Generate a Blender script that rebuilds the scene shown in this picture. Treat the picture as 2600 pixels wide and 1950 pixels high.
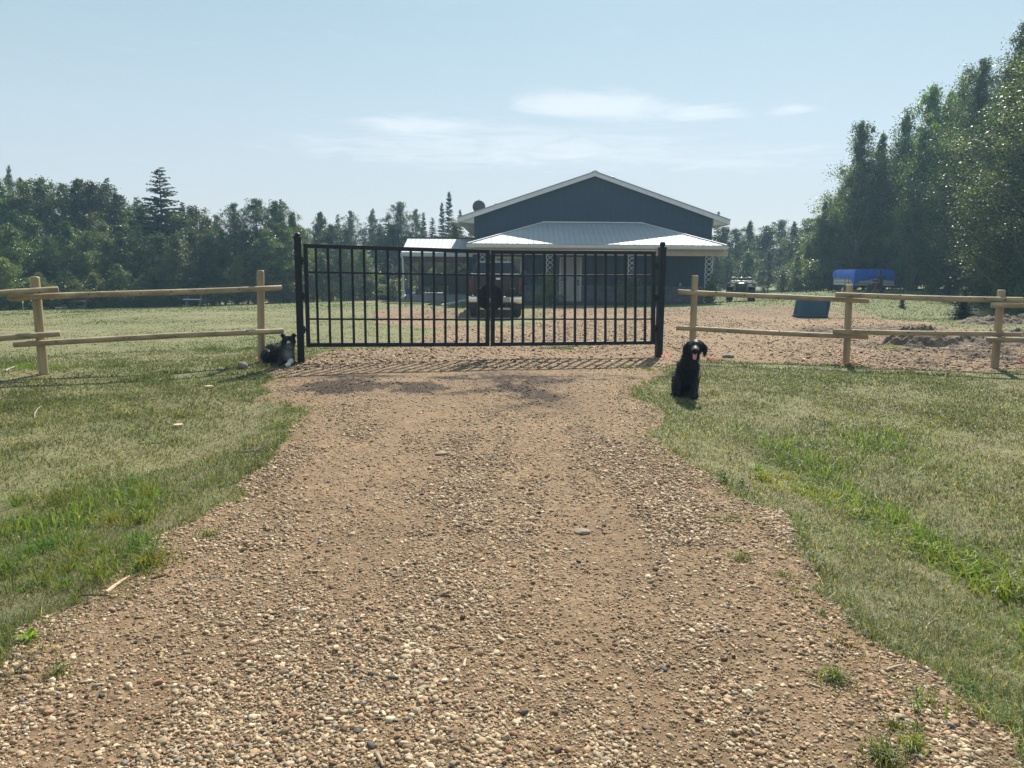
import bpy, bmesh, math, random
import numpy as np
from mathutils import Vector, Matrix

for o in list(bpy.data.objects):
    bpy.data.objects.remove(o, do_unlink=True)
SC = bpy.context.scene
COL = SC.collection
R = math.radians
random.seed(7)
RNG = np.random.default_rng(11)

# ------------------------------------------------------------------ camera
F, CX, CY = 1953.0, 1300.0, 975.0          # focal length in pixels of the 2600 px wide photograph
CAM_H, PITCH, ROLL = 1.5, math.atan2(285, 1953), R(0.5)
fw = Vector((0, math.cos(PITCH), -math.sin(PITCH)))
r0 = Vector((1, 0, 0)); u0 = Vector((0, math.sin(PITCH), math.cos(PITCH)))
up = u0 * math.cos(ROLL) - r0 * math.sin(ROLL)
rt = r0 * math.cos(ROLL) + u0 * math.sin(ROLL)
CAMPOS = Vector((0, 0, CAM_H))
cd = bpy.data.cameras.new('camera'); cam = bpy.data.objects.new('camera', cd); COL.objects.link(cam)
cd.sensor_width = 36; cd.lens = 36 * F / 2600; cd.clip_start = 0.05; cd.clip_end = 2000
m = Matrix((rt, up, -fw)).transposed().to_4x4(); m.translation = CAMPOS
cam.matrix_world = m
SC.camera = cam

# ------------------------------------------------------------------ sky, sun, exposure
SUN_EL, SUN_AZ = R(46), R(17)              # azimuth from straight ahead (+y) towards the right (+x)
SUN_STRENGTH, SKY_STRENGTH, EXPOSURE = 5.0, 0.053, 0.88
HAZE_DENSITY = 0.0011
world = bpy.data.worlds.new('World'); SC.world = world; world.use_nodes = True
nt = world.node_tree; nt.nodes.clear(); L = nt.links.new
def N(tree, typ, **kw):
    n = tree.nodes.new(typ)
    for k, v in kw.items():
        if k.startswith('i_'):
            n.inputs[k[2:].replace('_', ' ')].default_value = v
        else:
            setattr(n, k, v)
    return n
sky = N(nt, 'ShaderNodeTexSky', sky_type='NISHITA', sun_disc=False, sun_elevation=SUN_EL, sun_rotation=SUN_AZ,
        altitude=300, air_density=1.0, dust_density=1.6, ozone_density=1.6)
geo = N(nt, 'ShaderNodeTexCoord')
sep = N(nt, 'ShaderNodeSeparateXYZ'); L(geo.outputs['Generated'], sep.inputs[0])
# thin clouds: a cloud layer on a plane above (direction divided by its height)
zc = N(nt, 'ShaderNodeMath', operation='MAXIMUM'); L(sep.outputs[2], zc.inputs[0]); zc.inputs[1].default_value = 0.02
px_ = N(nt, 'ShaderNodeMath', operation='DIVIDE'); L(sep.outputs[0], px_.inputs[0]); L(zc.outputs[0], px_.inputs[1])
py_ = N(nt, 'ShaderNodeMath', operation='DIVIDE'); L(sep.outputs[1], py_.inputs[0]); L(zc.outputs[0], py_.inputs[1])
comb = N(nt, 'ShaderNodeCombineXYZ'); L(px_.outputs[0], comb.inputs[0]); L(py_.outputs[0], comb.inputs[1])
cn = N(nt, 'ShaderNodeTexNoise', i_Scale=1.7, i_Detail=13.0, i_Roughness=0.64, i_Distortion=0.9); L(comb.outputs[0], cn.inputs['Vector'])
def blob(cx, cy, sx, sy, tilt=0.0):
    """soft elliptic patch of cloud cover on the cloud plane"""
    mp = N(nt, 'ShaderNodeMapping', vector_type='POINT'); L(comb.outputs[0], mp.inputs['Vector'])
    mp.inputs['Location'].default_value = (-cx / sx, -cy / sy, 0); mp.inputs['Scale'].default_value = (1 / sx, 1 / sy, 0)
    ln = N(nt, 'ShaderNodeVectorMath', operation='LENGTH'); L(mp.outputs[0], ln.inputs[0])
    mr = N(nt, 'ShaderNodeMapRange', interpolation_type='SMOOTHSTEP'); L(ln.outputs['Value'], mr.inputs[0])
    mr.inputs[1].default_value = 1.0; mr.inputs[2].default_value = 0.15; mr.inputs[3].default_value = 0; mr.inputs[4].default_value = 1
    return mr.outputs[0]
def add(a, b, op='ADD'):
    n = N(nt, 'ShaderNodeMath', operation=op)
    for i, s in enumerate((a, b)):
        if isinstance(s, (int, float)): n.inputs[i].default_value = s
        else: L(s, n.inputs[i])
    return n.outputs[0]
def sky_xy(px, py):                        # where a direction of the photograph meets the cloud plane
    d = (fw + rt * ((px - CX) / F) + up * ((CY - py) / F)).normalized()
    return d.x / d.z, d.y / d.z
CLOUDS = [(1530, 262, 360, 66, 1.25), (1780, 284, 230, 34, 1.0), (2000, 281, 95, 24, .9), (1060, 312, 330, 44, .9), (1330, 355, 1000, 95, .85), (1750, 385, 900, 80, .6), (900, 355, 480, 60, .6)]
tot = None
for (px, py, hw, hh, amp) in CLOUDS:
    x, y = sky_xy(px, py); xr, _ = sky_xy(px + hw, py); _, ya = sky_xy(px, py - hh); _, yb = sky_xy(px, py + hh)
    b = blob(x, (ya + yb) / 2, abs(xr - x), abs(yb - ya) / 2)
    b = add(b, amp, 'MULTIPLY')
    tot = b if tot is None else add(tot, b, 'MAXIMUM')
nb_ = add(add(cn.outputs[0], .5, 'SUBTRACT'), 2.4, 'MULTIPLY')
nz = N(nt, 'ShaderNodeMapRange', interpolation_type='SMOOTHSTEP'); L(add(tot, nb_), nz.inputs[0])
nz.inputs[1].default_value = 0.12; nz.inputs[2].default_value = 1.35; nz.inputs[3].default_value = 0; nz.inputs[4].default_value = 1
cl = nz.outputs[0]
cl2 = N(nt, 'ShaderNodeMath', operation='MULTIPLY', use_clamp=True); L(cl, cl2.inputs[0]); cl2.inputs[1].default_value = 0.85
# thin smoke veil that whitens the blue, denser towards the horizon
veil = N(nt, 'ShaderNodeMapRange', interpolation_type='SMOOTHSTEP'); L(sep.outputs[2], veil.inputs[0])
veil.inputs[1].default_value = 0.0; veil.inputs[2].default_value = 0.42; veil.inputs[3].default_value = 0.9; veil.inputs[4].default_value = 0.78
mixv = N(nt, 'ShaderNodeMix', data_type='RGBA'); L(veil.outputs[0], mixv.inputs[0]); L(sky.outputs[0], mixv.inputs[6])
VEIL = (7.6, 7.8, 7.9); VEIL_TOP = (4.7, 6.4, 7.15); CLOUDC = (8.7, 9.1, 9.3)
vr = N(nt, 'ShaderNodeMix', data_type='RGBA'); vh = N(nt, 'ShaderNodeMapRange'); L(sep.outputs[2], vh.inputs[0]); vh.inputs[1].default_value = 0.02; vh.inputs[2].default_value = 0.30
L(vh.outputs[0], vr.inputs[0]); vr.inputs[6].default_value = (*VEIL, 1); vr.inputs[7].default_value = (*VEIL_TOP, 1); L(vr.outputs[2], mixv.inputs[7])
mixc = N(nt, 'ShaderNodeMix', data_type='RGBA'); L(cl2.outputs[0], mixc.inputs[0]); L(mixv.outputs[2], mixc.inputs[6])
mixc.inputs[7].default_value = (*CLOUDC, 1)
bg = N(nt, 'ShaderNodeBackground'); L(mixc.outputs[2], bg.inputs[0]); bg.inputs[1].default_value = SKY_STRENGTH
wo = N(nt, 'ShaderNodeOutputWorld'); L(bg.outputs[0], wo.inputs[0])

sun_dir = Vector((math.sin(SUN_AZ) * math.cos(SUN_EL), math.cos(SUN_AZ) * math.cos(SUN_EL), math.sin(SUN_EL)))
sl = bpy.data.lights.new('sun', 'SUN'); sl.energy = SUN_STRENGTH; sl.angle = R(0.35); sl.color = (1, 0.93, 0.82)
so = bpy.data.objects.new('sun', sl); COL.objects.link(so)
so.rotation_euler = sun_dir.to_track_quat('Z', 'Y').to_euler(); so.location = (8, 30, 40)
vs = SC.view_settings; vs.view_transform = 'Standard'; vs.look = 'None'; vs.exposure = EXPOSURE; vs.gamma = 1; vs.use_curve_mapping = False
SC.cycles.use_denoising = True
SC.cycles.max_bounces = 6; SC.cycles.diffuse_bounces = 3; SC.cycles.glossy_bounces = 2; SC.cycles.transmission_bounces = 4
SC.cycles.transparent_max_bounces = 8; SC.cycles.volume_bounces = 0; SC.cycles.caustics_reflective = False; SC.cycles.caustics_refractive = False

# ------------------------------------------------------------------ helpers
def P(px, py, Y):
    """the world point at depth y = Y seen at a pixel of the photograph"""
    d = fw + rt * ((px - CX) / F) + up * ((CY - py) / F)
    return CAMPOS + d * (Y / d.y)

def vhash(ix, iy, seed):
    n = (ix.astype(np.int64) * 374761393 + iy.astype(np.int64) * 668265263 + seed * 1442695041) & 0xFFFFFFFF
    n = ((n ^ (n >> 13)) * 1274126177) & 0xFFFFFFFF
    n = (n ^ (n >> 16)) & 0xFFFFFF
    return n / float(0xFFFFFF)
def vnoise(x, y, seed=0):
    x = np.asarray(x, float); y = np.asarray(y, float)
    ix, iy = np.floor(x), np.floor(y); fx, fy = x - ix, y - iy
    fx = fx * fx * (3 - 2 * fx); fy = fy * fy * (3 - 2 * fy)
    a, b = vhash(ix, iy, seed), vhash(ix + 1, iy, seed); c, d = vhash(ix, iy + 1, seed), vhash(ix + 1, iy + 1, seed)
    return (a * (1 - fx) + b * fx) * (1 - fy) + (c * (1 - fx) + d * fx) * fy
def fbm(x, y, octv=4, seed=0, rough=.5):
    t = 0; amp = 1; tot_ = 0
    for i in range(octv):
        t = t + amp * vnoise(np.asarray(x) * 2 ** i + 17.3 * i, np.asarray(y) * 2 ** i - 9.1 * i, seed + i); tot_ += amp; amp *= rough
    return t / tot_
def sstep(a, b, x):
    t = np.clip((x - a) / (b - a), 0, 1); return t * t * (3 - 2 * t)

def tag(o, label=None, cat=None, group=None, kind=None):
    if label: o['label'] = label
    if cat: o['category'] = cat
    if group: o['group'] = group
    if kind: o['kind'] = kind
    return o
def empty(name, loc, label, cat, group=None, rz=0):
    o = bpy.data.objects.new(name, None); COL.objects.link(o); o.location = loc; o.rotation_euler = (0, 0, rz)
    o.empty_display_size = .2
    return tag(o, label, cat, group)
def rootloc(o):
    while o.parent: o = o.parent
    return o.location
def link(name, me, mat, parent=None):
    o = bpy.data.objects.new(name, me); COL.objects.link(o)
    if mat is not None and not me.materials: me.materials.append(mat)
    if parent is not None: o.parent = parent
    return o
def copy_tree(o, parent=None):
    c = o.copy(); COL.objects.link(c)
    if parent is not None: c.parent = parent
    for ch in list(o.children): copy_tree(ch, c)
    return c

class MB:
    """collects shapes and links them as one mesh object"""
    def __init__(s): s.v = []; s.f = []; s.M = Matrix.Identity(4)
    def add(s, vs_, fs):
        b = len(s.v); s.v += [tuple(s.M @ Vector(v)) for v in vs_]; s.f += [tuple(i + b for i in f) for f in fs]; return s
    def box(s, c, d, rot=None):
        x, y, z = d[0] / 2, d[1] / 2, d[2] / 2; c = Vector(c)
        vs_ = [Vector((i, j, k)) for k in (-z, z) for j in (-y, y) for i in (-x, x)]
        if rot is not None: vs_ = [rot @ v for v in vs_]
        return s.add([v + c for v in vs_], [(0, 2, 3, 1), (4, 5, 7, 6), (0, 1, 5, 4), (2, 6, 7, 3), (0, 4, 6, 2), (1, 3, 7, 5)])
    def beam(s, a, b, w, h, upv=(0, 0, 1)):
        """box from a to b, w wide sideways, h along upv"""
        a, b = Vector(a), Vector(b); d = (b - a); ln = d.length; d.normalize(); u = Vector(upv)
        sd = d.cross(u).normalized(); u = sd.cross(d).normalized()
        rot = Matrix((d, -sd, u)).transposed()
        return s.box((a + b) / 2, (ln, w, h), rot)
    def tube(s, pts, rad, n=10, cap=True):
        pts = [Vector(p) for p in pts]
        if not isinstance(rad, (list, tuple)): rad = [rad] * len(pts)
        vs_, fs = [], []; prev = None
        for i, p in enumerate(pts):
            d = (pts[min(i + 1, len(pts) - 1)] - pts[max(i - 1, 0)]).normalized()
            if prev is None:
                prev = d.orthogonal().normalized()
            a = (prev - d * prev.dot(d))
            a = a.normalized() if a.length > 1e-6 else d.orthogonal().normalized()
            prev = a; b = d.cross(a)
            for k in range(n):
                t = 2 * math.pi * k / n; vs_.append(p + (a * math.cos(t) + b * math.sin(t)) * rad[i])
        for i in range(len(pts) - 1):
            for k in range(n):
                fs.append((i * n + k, i * n + (k + 1) % n, (i + 1) * n + (k + 1) % n, (i + 1) * n + k))
        if cap: fs.append(tuple(range(n))[::-1]); fs.append(tuple((len(pts) - 1) * n + k for k in range(n)))
        return s.add(vs_, fs)
    def lathe(s, c, prof, n=20, axis='z'):
        vs_, fs = [], []; c = Vector(c)
        for (r_, h) in prof:
            for k in range(n):
                t = 2 * math.pi * k / n; x, y = r_ * math.cos(t), r_ * math.sin(t)
                v = Vector((x, y, h)) if axis == 'z' else (Vector((h, x, y)) if axis == 'x' else Vector((x, h, y)))
                vs_.append(c + v)
        for i in range(len(prof) - 1):
            for k in range(n): fs.append((i * n + k, i * n + (k + 1) % n, (i + 1) * n + (k + 1) % n, (i + 1) * n + k))
        fs.append(tuple(range(n))[::-1]); fs.append(tuple((len(prof) - 1) * n + k for k in range(n)))
        return s.add(vs_, fs)
    def ball(s, c, r_, n=16, m_=10, rot=None):
        if not isinstance(r_, (list, tuple)): r_ = (r_,) * 3
        c = Vector(c); vs_ = [Vector((0, 0, 1))]; fs = []
        for i in range(1, m_):
            ph = math.pi * i / m_
            for k in range(n):
                t = 2 * math.pi * k / n; vs_.append(Vector((math.sin(ph) * math.cos(t), math.sin(ph) * math.sin(t), math.cos(ph))))
        vs_.append(Vector((0, 0, -1)))
        for k in range(n): fs.append((0, 1 + k, 1 + (k + 1) % n)); fs.append((len(vs_) - 1, 1 + (m_ - 2) * n + (k + 1) % n, 1 + (m_ - 2) * n + k))
        for i in range(m_ - 2):
            for k in range(n): fs.append((1 + i * n + k, 1 + (i + 1) * n + k, 1 + (i + 1) * n + (k + 1) % n, 1 + i * n + (k + 1) % n))
        vs_ = [Vector((v.x * r_[0], v.y * r_[1], v.z * r_[2])) for v in vs_]
        if rot is not None: vs_ = [rot @ v for v in vs_]
        return s.add([v + c for v in vs_], fs)
    def prism(s, poly, ext):
        """polygon (3-D points) pushed along ext"""
        n = len(poly); e = Vector(ext); a = [Vector(p) for p in poly]
        return s.add(a + [p + e for p in a], [tuple(range(n))[::-1], tuple(range(n, 2 * n))] + [(i, (i + 1) % n, n + (i + 1) % n, n + i) for i in range(n)])
    def mesh(s, name, off=(0, 0, 0), smooth=None, bevel=0):
        me = bpy.data.meshes.new(name); o = Vector(off)
        me.from_pydata([tuple(Vector(v) - o) for v in s.v], [], s.f); me.validate(); me.update()
        bm = bmesh.new(); bm.from_mesh(me); bmesh.ops.recalc_face_normals(bm, faces=bm.faces)
        if bevel: bmesh.ops.bevel(bm, geom=[e for e in bm.edges if e.is_manifold and e.calc_face_angle(0) > .5], offset=bevel, segments=2, affect='EDGES', profile=.6)
        bm.to_mesh(me); bm.free()
        if smooth is not None:
            me.polygons.foreach_set('use_smooth', [True] * len(me.polygons))
            me.set_sharp_from_angle(angle=R(smooth))
        return me
    def build(s, name, mat, parent=None, smooth=None, bevel=0, world=True, loc=None):
        off = (0, 0, 0)
        if parent is not None and world: off = rootloc(parent)
        if parent is None and loc is not None: off = loc
        o = link(name, s.mesh(name, off, smooth, bevel), mat, parent)
        if parent is None and loc is not None: o.location = loc
        return o

def mesh_np(name, verts, polys, mat, colors=None, smooth=False, shared=None):
    """polys: list of (M,k) index arrays"""
    me = bpy.data.meshes.new(name); verts = np.ascontiguousarray(verts, np.float32)
    me.vertices.add(len(verts)); me.vertices.foreach_set('co', verts.ravel())
    idx = np.concatenate([p.ravel() for p in polys]).astype(np.int32)
    tot_ = np.concatenate([np.full(len(p), p.shape[1], np.int32) for p in polys])
    st = np.concatenate([[0], np.cumsum(tot_)[:-1]]).astype(np.int32)
    me.loops.add(len(idx)); me.loops.foreach_set('vertex_index', idx)
    me.polygons.add(len(tot_)); me.polygons.foreach_set('loop_start', st)
    me.polygons.foreach_set('use_smooth', np.full(len(tot_), bool(smooth)))
    me.update(calc_edges=True)
    if colors is not None:
        c = np.ones((len(verts), 4), np.float32); c[:, :colors.shape[1]] = colors
        a = me.color_attributes.new('Col', 'FLOAT_COLOR', 'POINT'); a.data.foreach_set('color', c.ravel())
    if mat is not None: me.materials.append(mat)
    return me

# ------------------------------------------------------------------ materials
def newmat(name):
    ma = bpy.data.materials.new(name); ma.use_nodes = True; t = ma.node_tree; t.nodes.clear()
    out = N(t, 'ShaderNodeOutputMaterial'); b = N(t, 'ShaderNodeBsdfPrincipled'); t.links.new(b.outputs[0], out.inputs[0])
    return ma, t, b, out
def plain(name, col, rough=.6, var=.12, scale=8, bump=.0, bscale=60, metal=0, spec=.5, stretch=(1, 1, 1), col2=None, coat=0):
    """base colour broken up by noise, with a fine bump"""
    ma, t, b, out = newmat(name); Lk = t.links.new
    tc = N(t, 'ShaderNodeTexCoord'); mp = N(t, 'ShaderNodeMapping'); mp.inputs['Scale'].default_value = stretch; Lk(tc.outputs['Object'], mp.inputs[0])
    nz = N(t, 'ShaderNodeTexNoise', i_Scale=scale, i_Detail=6.0, i_Roughness=.6); Lk(mp.outputs[0], nz.inputs['Vector'])
    cr = N(t, 'ShaderNodeValToRGB'); Lk(nz.outputs[0], cr.inputs[0])
    c2 = col2 or tuple(max(0, c * (1 - var * 2)) for c in col); c1 = tuple(min(1, c * (1 + var)) for c in col)
    cr.color_ramp.elements[0].color = (*c2, 1); cr.color_ramp.elements[1].color = (*c1, 1)
    cr.color_ramp.elements[0].position = .3; cr.color_ramp.elements[1].position = .7
    Lk(cr.outputs[0], b.inputs['Base Color'])
    b.inputs['Roughness'].default_value = rough; b.inputs['Metallic'].default_value = metal; b.inputs['Specular IOR Level'].default_value = spec
    if coat: b.inputs['Coat Weight'].default_value = coat
    if bump:
        n2 = N(t, 'ShaderNodeTexNoise', i_Scale=bscale, i_Detail=5.0); Lk(mp.outputs[0], n2.inputs['Vector'])
        bp = N(t, 'ShaderNodeBump', i_Strength=bump, i_Distance=.01); Lk(n2.outputs[0], bp.inputs['Height']); Lk(bp.outputs[0], b.inputs['Normal'])
    return ma
def leafmat(name, trans=.35, rough=.42, spec=.5, hue=.03, valr=.42, tcol=1.6):
    """leaf colour comes from the mesh's own colour attribute; light passes through the blades"""
    ma, t, b, out = newmat(name); Lk = t.links.new
    at = N(t, 'ShaderNodeAttribute', attribute_name='Col'); oi = N(t, 'ShaderNodeObjectInfo')
    hs = N(t, 'ShaderNodeHueSaturation'); Lk(at.outputs['Color'], hs.inputs['Color'])
    mh = N(t, 'ShaderNodeMapRange'); Lk(oi.outputs['Random'], mh.inputs[0]); mh.inputs[3].default_value = .5 - hue; mh.inputs[4].default_value = .5 + hue; Lk(mh.outputs[0], hs.inputs['Hue'])
    m2 = N(t, 'ShaderNodeMath', operation='MULTIPLY'); Lk(oi.outputs['Random'], m2.inputs[0]); m2.inputs[1].default_value = 7.31
    m3 = N(t, 'ShaderNodeMath', operation='FRACT'); Lk(m2.outputs[0], m3.inputs[0])
    mv = N(t, 'ShaderNodeMapRange'); Lk(m3.outputs[0], mv.inputs[0]); mv.inputs[3].default_value = 1 - valr; mv.inputs[4].default_value = 1 + valr; Lk(mv.outputs[0], hs.inputs['Value'])
    Lk(hs.outputs[0], b.inputs['Base Color']); b.inputs['Roughness'].default_value = rough; b.inputs['Specular IOR Level'].default_value = spec
    tr = N(t, 'ShaderNodeBsdfTranslucent')
    bc = N(t, 'ShaderNodeMix', data_type='RGBA', blend_type='MULTIPLY'); bc.inputs[0].default_value = 1; Lk(hs.outputs[0], bc.inputs[6]); bc.inputs[7].default_value = (tcol, tcol * .95, tcol * .35, 1)
    Lk(bc.outputs[2], tr.inputs[0])
    mx = N(t, 'ShaderNodeMixShader'); mx.inputs[0].default_value = trans; Lk(b.outputs[0], mx.inputs[1]); Lk(tr.outputs[0], mx.inputs[2]); Lk(mx.outputs[0], out.inputs[0])
    return ma
M = {}
M['leaf'] = leafmat('leaf_green', trans=.30, rough=.44, spec=.5, tcol=1.45); M['aspenleaf'] = leafmat('aspen_leaf', trans=.36, rough=.48, spec=.6, tcol=1.6)
M['needle'] = leafmat('needle_green', trans=.2, rough=.55, spec=.3, valr=.25)
M['grass'] = leafmat('grass_blades', trans=.42, rough=.5, spec=.35, hue=0, valr=0)
M['bark'] = plain('bark', (.13, .11, .09), .9, .3, 6, .6, 30, stretch=(1, 1, .3))
M['bark_pale'] = plain('pale_bark', (.30, .29, .25), .85, .35, 5, .5, 30, stretch=(1, 1, 2))
M['gate'] = plain('black_gate_paint', (.007, .009, .013), .45, .2, 14, .05, 90, spec=.25)
M['rail'] = plain('peeled_pole', (.38, .285, .17), .72, .22, 9, .35, 40, stretch=(1, 1, .12), col2=(.21, .16, .095))
M['railwood'] = plain('peeled_pole_rail', (.38, .29, .175), .74, .22, 9, .6, 34, stretch=(.10, 1, 1), col2=(.17, .13, .08))
M['knot'] = plain('knot_wood', (.08, .05, .03), .8)
# ------------------------------------------------------------------ terrain
CTRL = [(0, -12, 0), (-6, -6, 0), (6, -6, 0), (0, 0, 0), (-2, 3, 0), (1.6, 3, 0), (0, 6, 0), (-2, 9, 0), (1.6, 9, 0), (0, 12, 0), (-9, 4, -.12), (9, 4, -.05),
        (-9, 8, -.14), (8, 9, -.02), (4.5, 10, -.02), (-5.2, 10.5, -.12), (-3.4, 12.5, 0), (2.67, 14, 0), (-14, 12, -.1), (14, 13, .05), (0, 20, -.02), (-6, 20, -.12)]
for (px, py, Z) in [(112, 950, 11.3), (663, 917, 12.5), (2153, 920, 13.2), (2527, 934, 12.55), (1258, 808, 26), (1210, 770, 37), (1800, 772, 37), (1500, 771, 37), (1880, 764, 34), (2150, 737, 42),
                    (2072, 807, 26.6), (2294, 781, 30), (2450, 812, 22), (0, 790, 38), (400, 782, 42), (752, 770, 48), (1019, 764, 37), (2600, 812, 26), (2750, 815, 24), (1700, 752, 58), (2000, 745, 56), (-200, 800, 36), (1100, 764, 46)]:
    p = P(px, py, Z); CTRL.append((p.x, p.y, p.z))
CTRL += [(-40, 70, -.8), (0, 75, -.2), (40, 70, 1.0), (45, 30, .9), (-45, 30, -.9), (-40, 0, -.4), (40, 0, .3), (0, -40, 0)]
CTRL = np.array(CTRL, float)
def _tps(r2): return np.where(r2 > 1e-12, r2 * np.log(np.maximum(r2, 1e-12)), 0)
def _fit():
    n = len(CTRL); X = CTRL[:, :2] / 10
    K = _tps(((X[:, None] - X[None]) ** 2).sum(-1)) + np.eye(n) * .02
    Pm = np.concatenate([np.ones((n, 1)), X], 1)
    A = np.block([[K, Pm], [Pm.T, np.zeros((3, 3))]])
    return np.linalg.solve(A, np.concatenate([CTRL[:, 2], np.zeros(3)])), X
_W, _X = _fit()
def Hbase(x, y):
    x = np.clip(np.asarray(x, float), -45, 45); y = np.clip(np.asarray(y, float), -30, 75)
    q = np.stack([x.ravel(), y.ravel()], 1) / 10
    out = np.empty(len(q))
    for i in range(0, len(q), 50000):
        c = q[i:i + 50000]
        out[i:i + 50000] = _tps(((c[:, None] - _X[None]) ** 2).sum(-1)) @ _W[:-3] + _W[-3] + c @ _W[-2:]
    return out.reshape(x.shape)
def H(x, y, fine=True):
    x = np.asarray(x, float); y = np.asarray(y, float)
    h = Hbase(x, y)
    fade = sstep(10.5, 7.0, y)
    h = h - .17 * np.exp(-((x - 2.55) / .55) ** 2) * fade - .16 * np.exp(-((x + 3.1) / .75) ** 2) * fade
    # driveway crown and wheel tracks
    near = sstep(13, 9, y) * sstep(2.2, 1.2, np.abs(x + .25))
    h = h + near * (.018 * np.cos((x + .25) * 3.6))
    if fine:
        h = h + .05 * (fbm(x * .45, y * .45, 3, 5) - .5) + .022 * (fbm(x * 2.2, y * 2.2, 3, 9) - .5)
    return h
def Hs(x, y): return float(H(np.array([x]), np.array([y]))[0])
def GP(px, py):
    """the ground point seen at a pixel of the photograph"""
    d = fw + rt * ((px - CX) / F) + up * ((CY - py) / F); z = 0
    for _ in range(25):
        t = (z - CAM_H) / d.z; q = CAMPOS + d * t; z = .5 * z + .5 * Hs(q.x, q.y)
    q.z = Hs(q.x, q.y); return q

S_ = 2600 / 2212
left = [(-300, 1640), (0, 1400), (65, 1345), (150, 1310), (230, 1240), (290, 1190), (350, 1165), (430, 1105), (480, 1090), (545, 1050), (552, 1010), (600, 965), (625, 920), (650, 885), (610, 868), (570, 845), (562, 825), (600, 800), (640, 787)]
yard = [(779, 911), (860, 886), (971, 886), (1080, 862), (1123, 838), (1074, 831), (930, 822), (944, 795), (971, 783), (1053, 783), (1215, 781), (1640, 782), (1780, 783), (1880, 778), (2000, 776), (2110, 776), (2165, 782), (2200, 796), (2327, 819), (2417, 832), (2600, 842), (2800, 850),
        (2800, 955), (2600, 945), (2400, 940), (2200, 932), (2000, 925), (1800, 918), (1720, 922), (1690, 935)]
right = [(1420, 820), (1378, 858), (1400, 880), (1440, 940), (1500, 985), (1570, 1040), (1650, 1090), (1700, 1150), (1740, 1235), (1800, 1290), (1850, 1330), (1900, 1385), (1985, 1445), (2060, 1530), (2130, 1590), (2170, 1659)]
poly = [(-2.15, -25)] + [(q.x, q.y) for q in (GP(x * S_, y * S_) for x, y in left)] + [(q.x, q.y) for q in (GP(x, y) for x, y in yard)] + [(q.x, q.y) for q in (GP(x * S_ - 8 - 26 * (y > 1080), y * S_) for x, y in right)] + [(1.55, -25)]
POLY = np.array(poly)
def inpoly(x, y):
    ins = np.zeros(x.shape, bool); n = len(POLY)
    for i in range(n):
        (x1, y1), (x2, y2) = POLY[i], POLY[(i + 1) % n]
        if y1 == y2: continue
        c = (y1 > y) != (y2 > y); ins ^= c & (x < (x2 - x1) * (y - y1) / (y2 - y1) + x1)
    return ins
def gravel(x, y):
    k = .34 + .02 * np.clip(y, 0, 40)
    wx = x + k * (fbm(x * 1.3, y * 1.3, 4, 21, .6) - .5) * 1.5; wy = y + k * (fbm(x * 1.3, y * 1.3, 4, 31, .6) - .5) * 1.5
    g = inpoly(wx, wy)
    # grass islands in the yard
    isl = (y > 15) & (fbm(x * .35, y * .22, 4, 41) > .60)
    return g & ~isl
def green(x, y):
    """how fresh the lawn is, 0 dry .. 1 lush"""
    g = .22 + 1.5 * (fbm(x * .55, y * .45, 5, 51, .6) - .46) + .7 * (fbm(x * 2.1, y * 1.7, 3, 52) - .5)
    g = g + .85 * np.exp(-((x - 2.6 - .25 * (fbm(y * .6, x * .1, 2, 54) - .5)) / .26) ** 2) * sstep(8.5, 6.2, y) * sstep(.34, .6, fbm(x * 1.3, y * 1.0, 3, 53)) + .75 * np.exp(-((x + 3.3) / .95) ** 2) * sstep(6.2, 4.6, y) * sstep(.30, .55, fbm(x * 1.1, y * 1.1, 3, 55))
    g = g + .22 * sstep(12, 15, y) + .2 * sstep(27, 34, y) - .1 * np.exp(-((x + 3.3) / 2.2) ** 2 - ((y - 8) / 2.) ** 2)
    g = g + .25 * np.exp(-((x + 7.5) / 3) ** 2 - ((y - 12.2) / .9) ** 2) + .45 * sstep(8, 11, x) * sstep(17, 22, y)
    return np.clip(g, 0, 1)
def damp(x, y):
    """dark trampled loam and turned soil"""
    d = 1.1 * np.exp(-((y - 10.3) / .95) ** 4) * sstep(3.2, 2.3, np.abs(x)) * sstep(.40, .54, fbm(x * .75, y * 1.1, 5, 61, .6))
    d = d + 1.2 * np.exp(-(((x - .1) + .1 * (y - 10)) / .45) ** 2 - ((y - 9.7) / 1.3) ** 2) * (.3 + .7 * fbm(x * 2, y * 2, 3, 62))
    d = d + .9 * sstep(6.2, 8.0, x) * sstep(12.4, 13.4, y) * sstep(22, 18, y) * sstep(.3, .6, fbm(x * .9, y * .9, 4, 63))
    d = d + .25 * sstep(24, 31, y) * sstep(.35, .7, fbm(x * .4, y * .4, 3, 65))
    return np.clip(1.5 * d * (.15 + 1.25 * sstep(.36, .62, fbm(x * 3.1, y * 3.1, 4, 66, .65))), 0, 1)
def sandy(x, y):
    """packed bare sand, 1, against loose stones, 0"""
    u = x + .18 * (fbm(y * .25, x * .1, 2, 70) - .5)
    s = .38 * np.exp(-((u + 1.0) / .5) ** 2) + .34 * np.exp(-((u - .62) / .36) ** 2) + 1.25 * (fbm(x * 1.9, y * .42, 5, 71, .6) - .42) + .6 * np.exp(-((y - 12.3) / .9) ** 2)
    s = s + .5 * np.exp(-((x + 1.6) / 1.3) ** 2 - ((y - 9.3) / 1.6) ** 2) - .35 * sstep(.95, 1.35, x) + .15 * sstep(5, 8, y)
    return np.clip(s, 0, 1)

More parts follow.
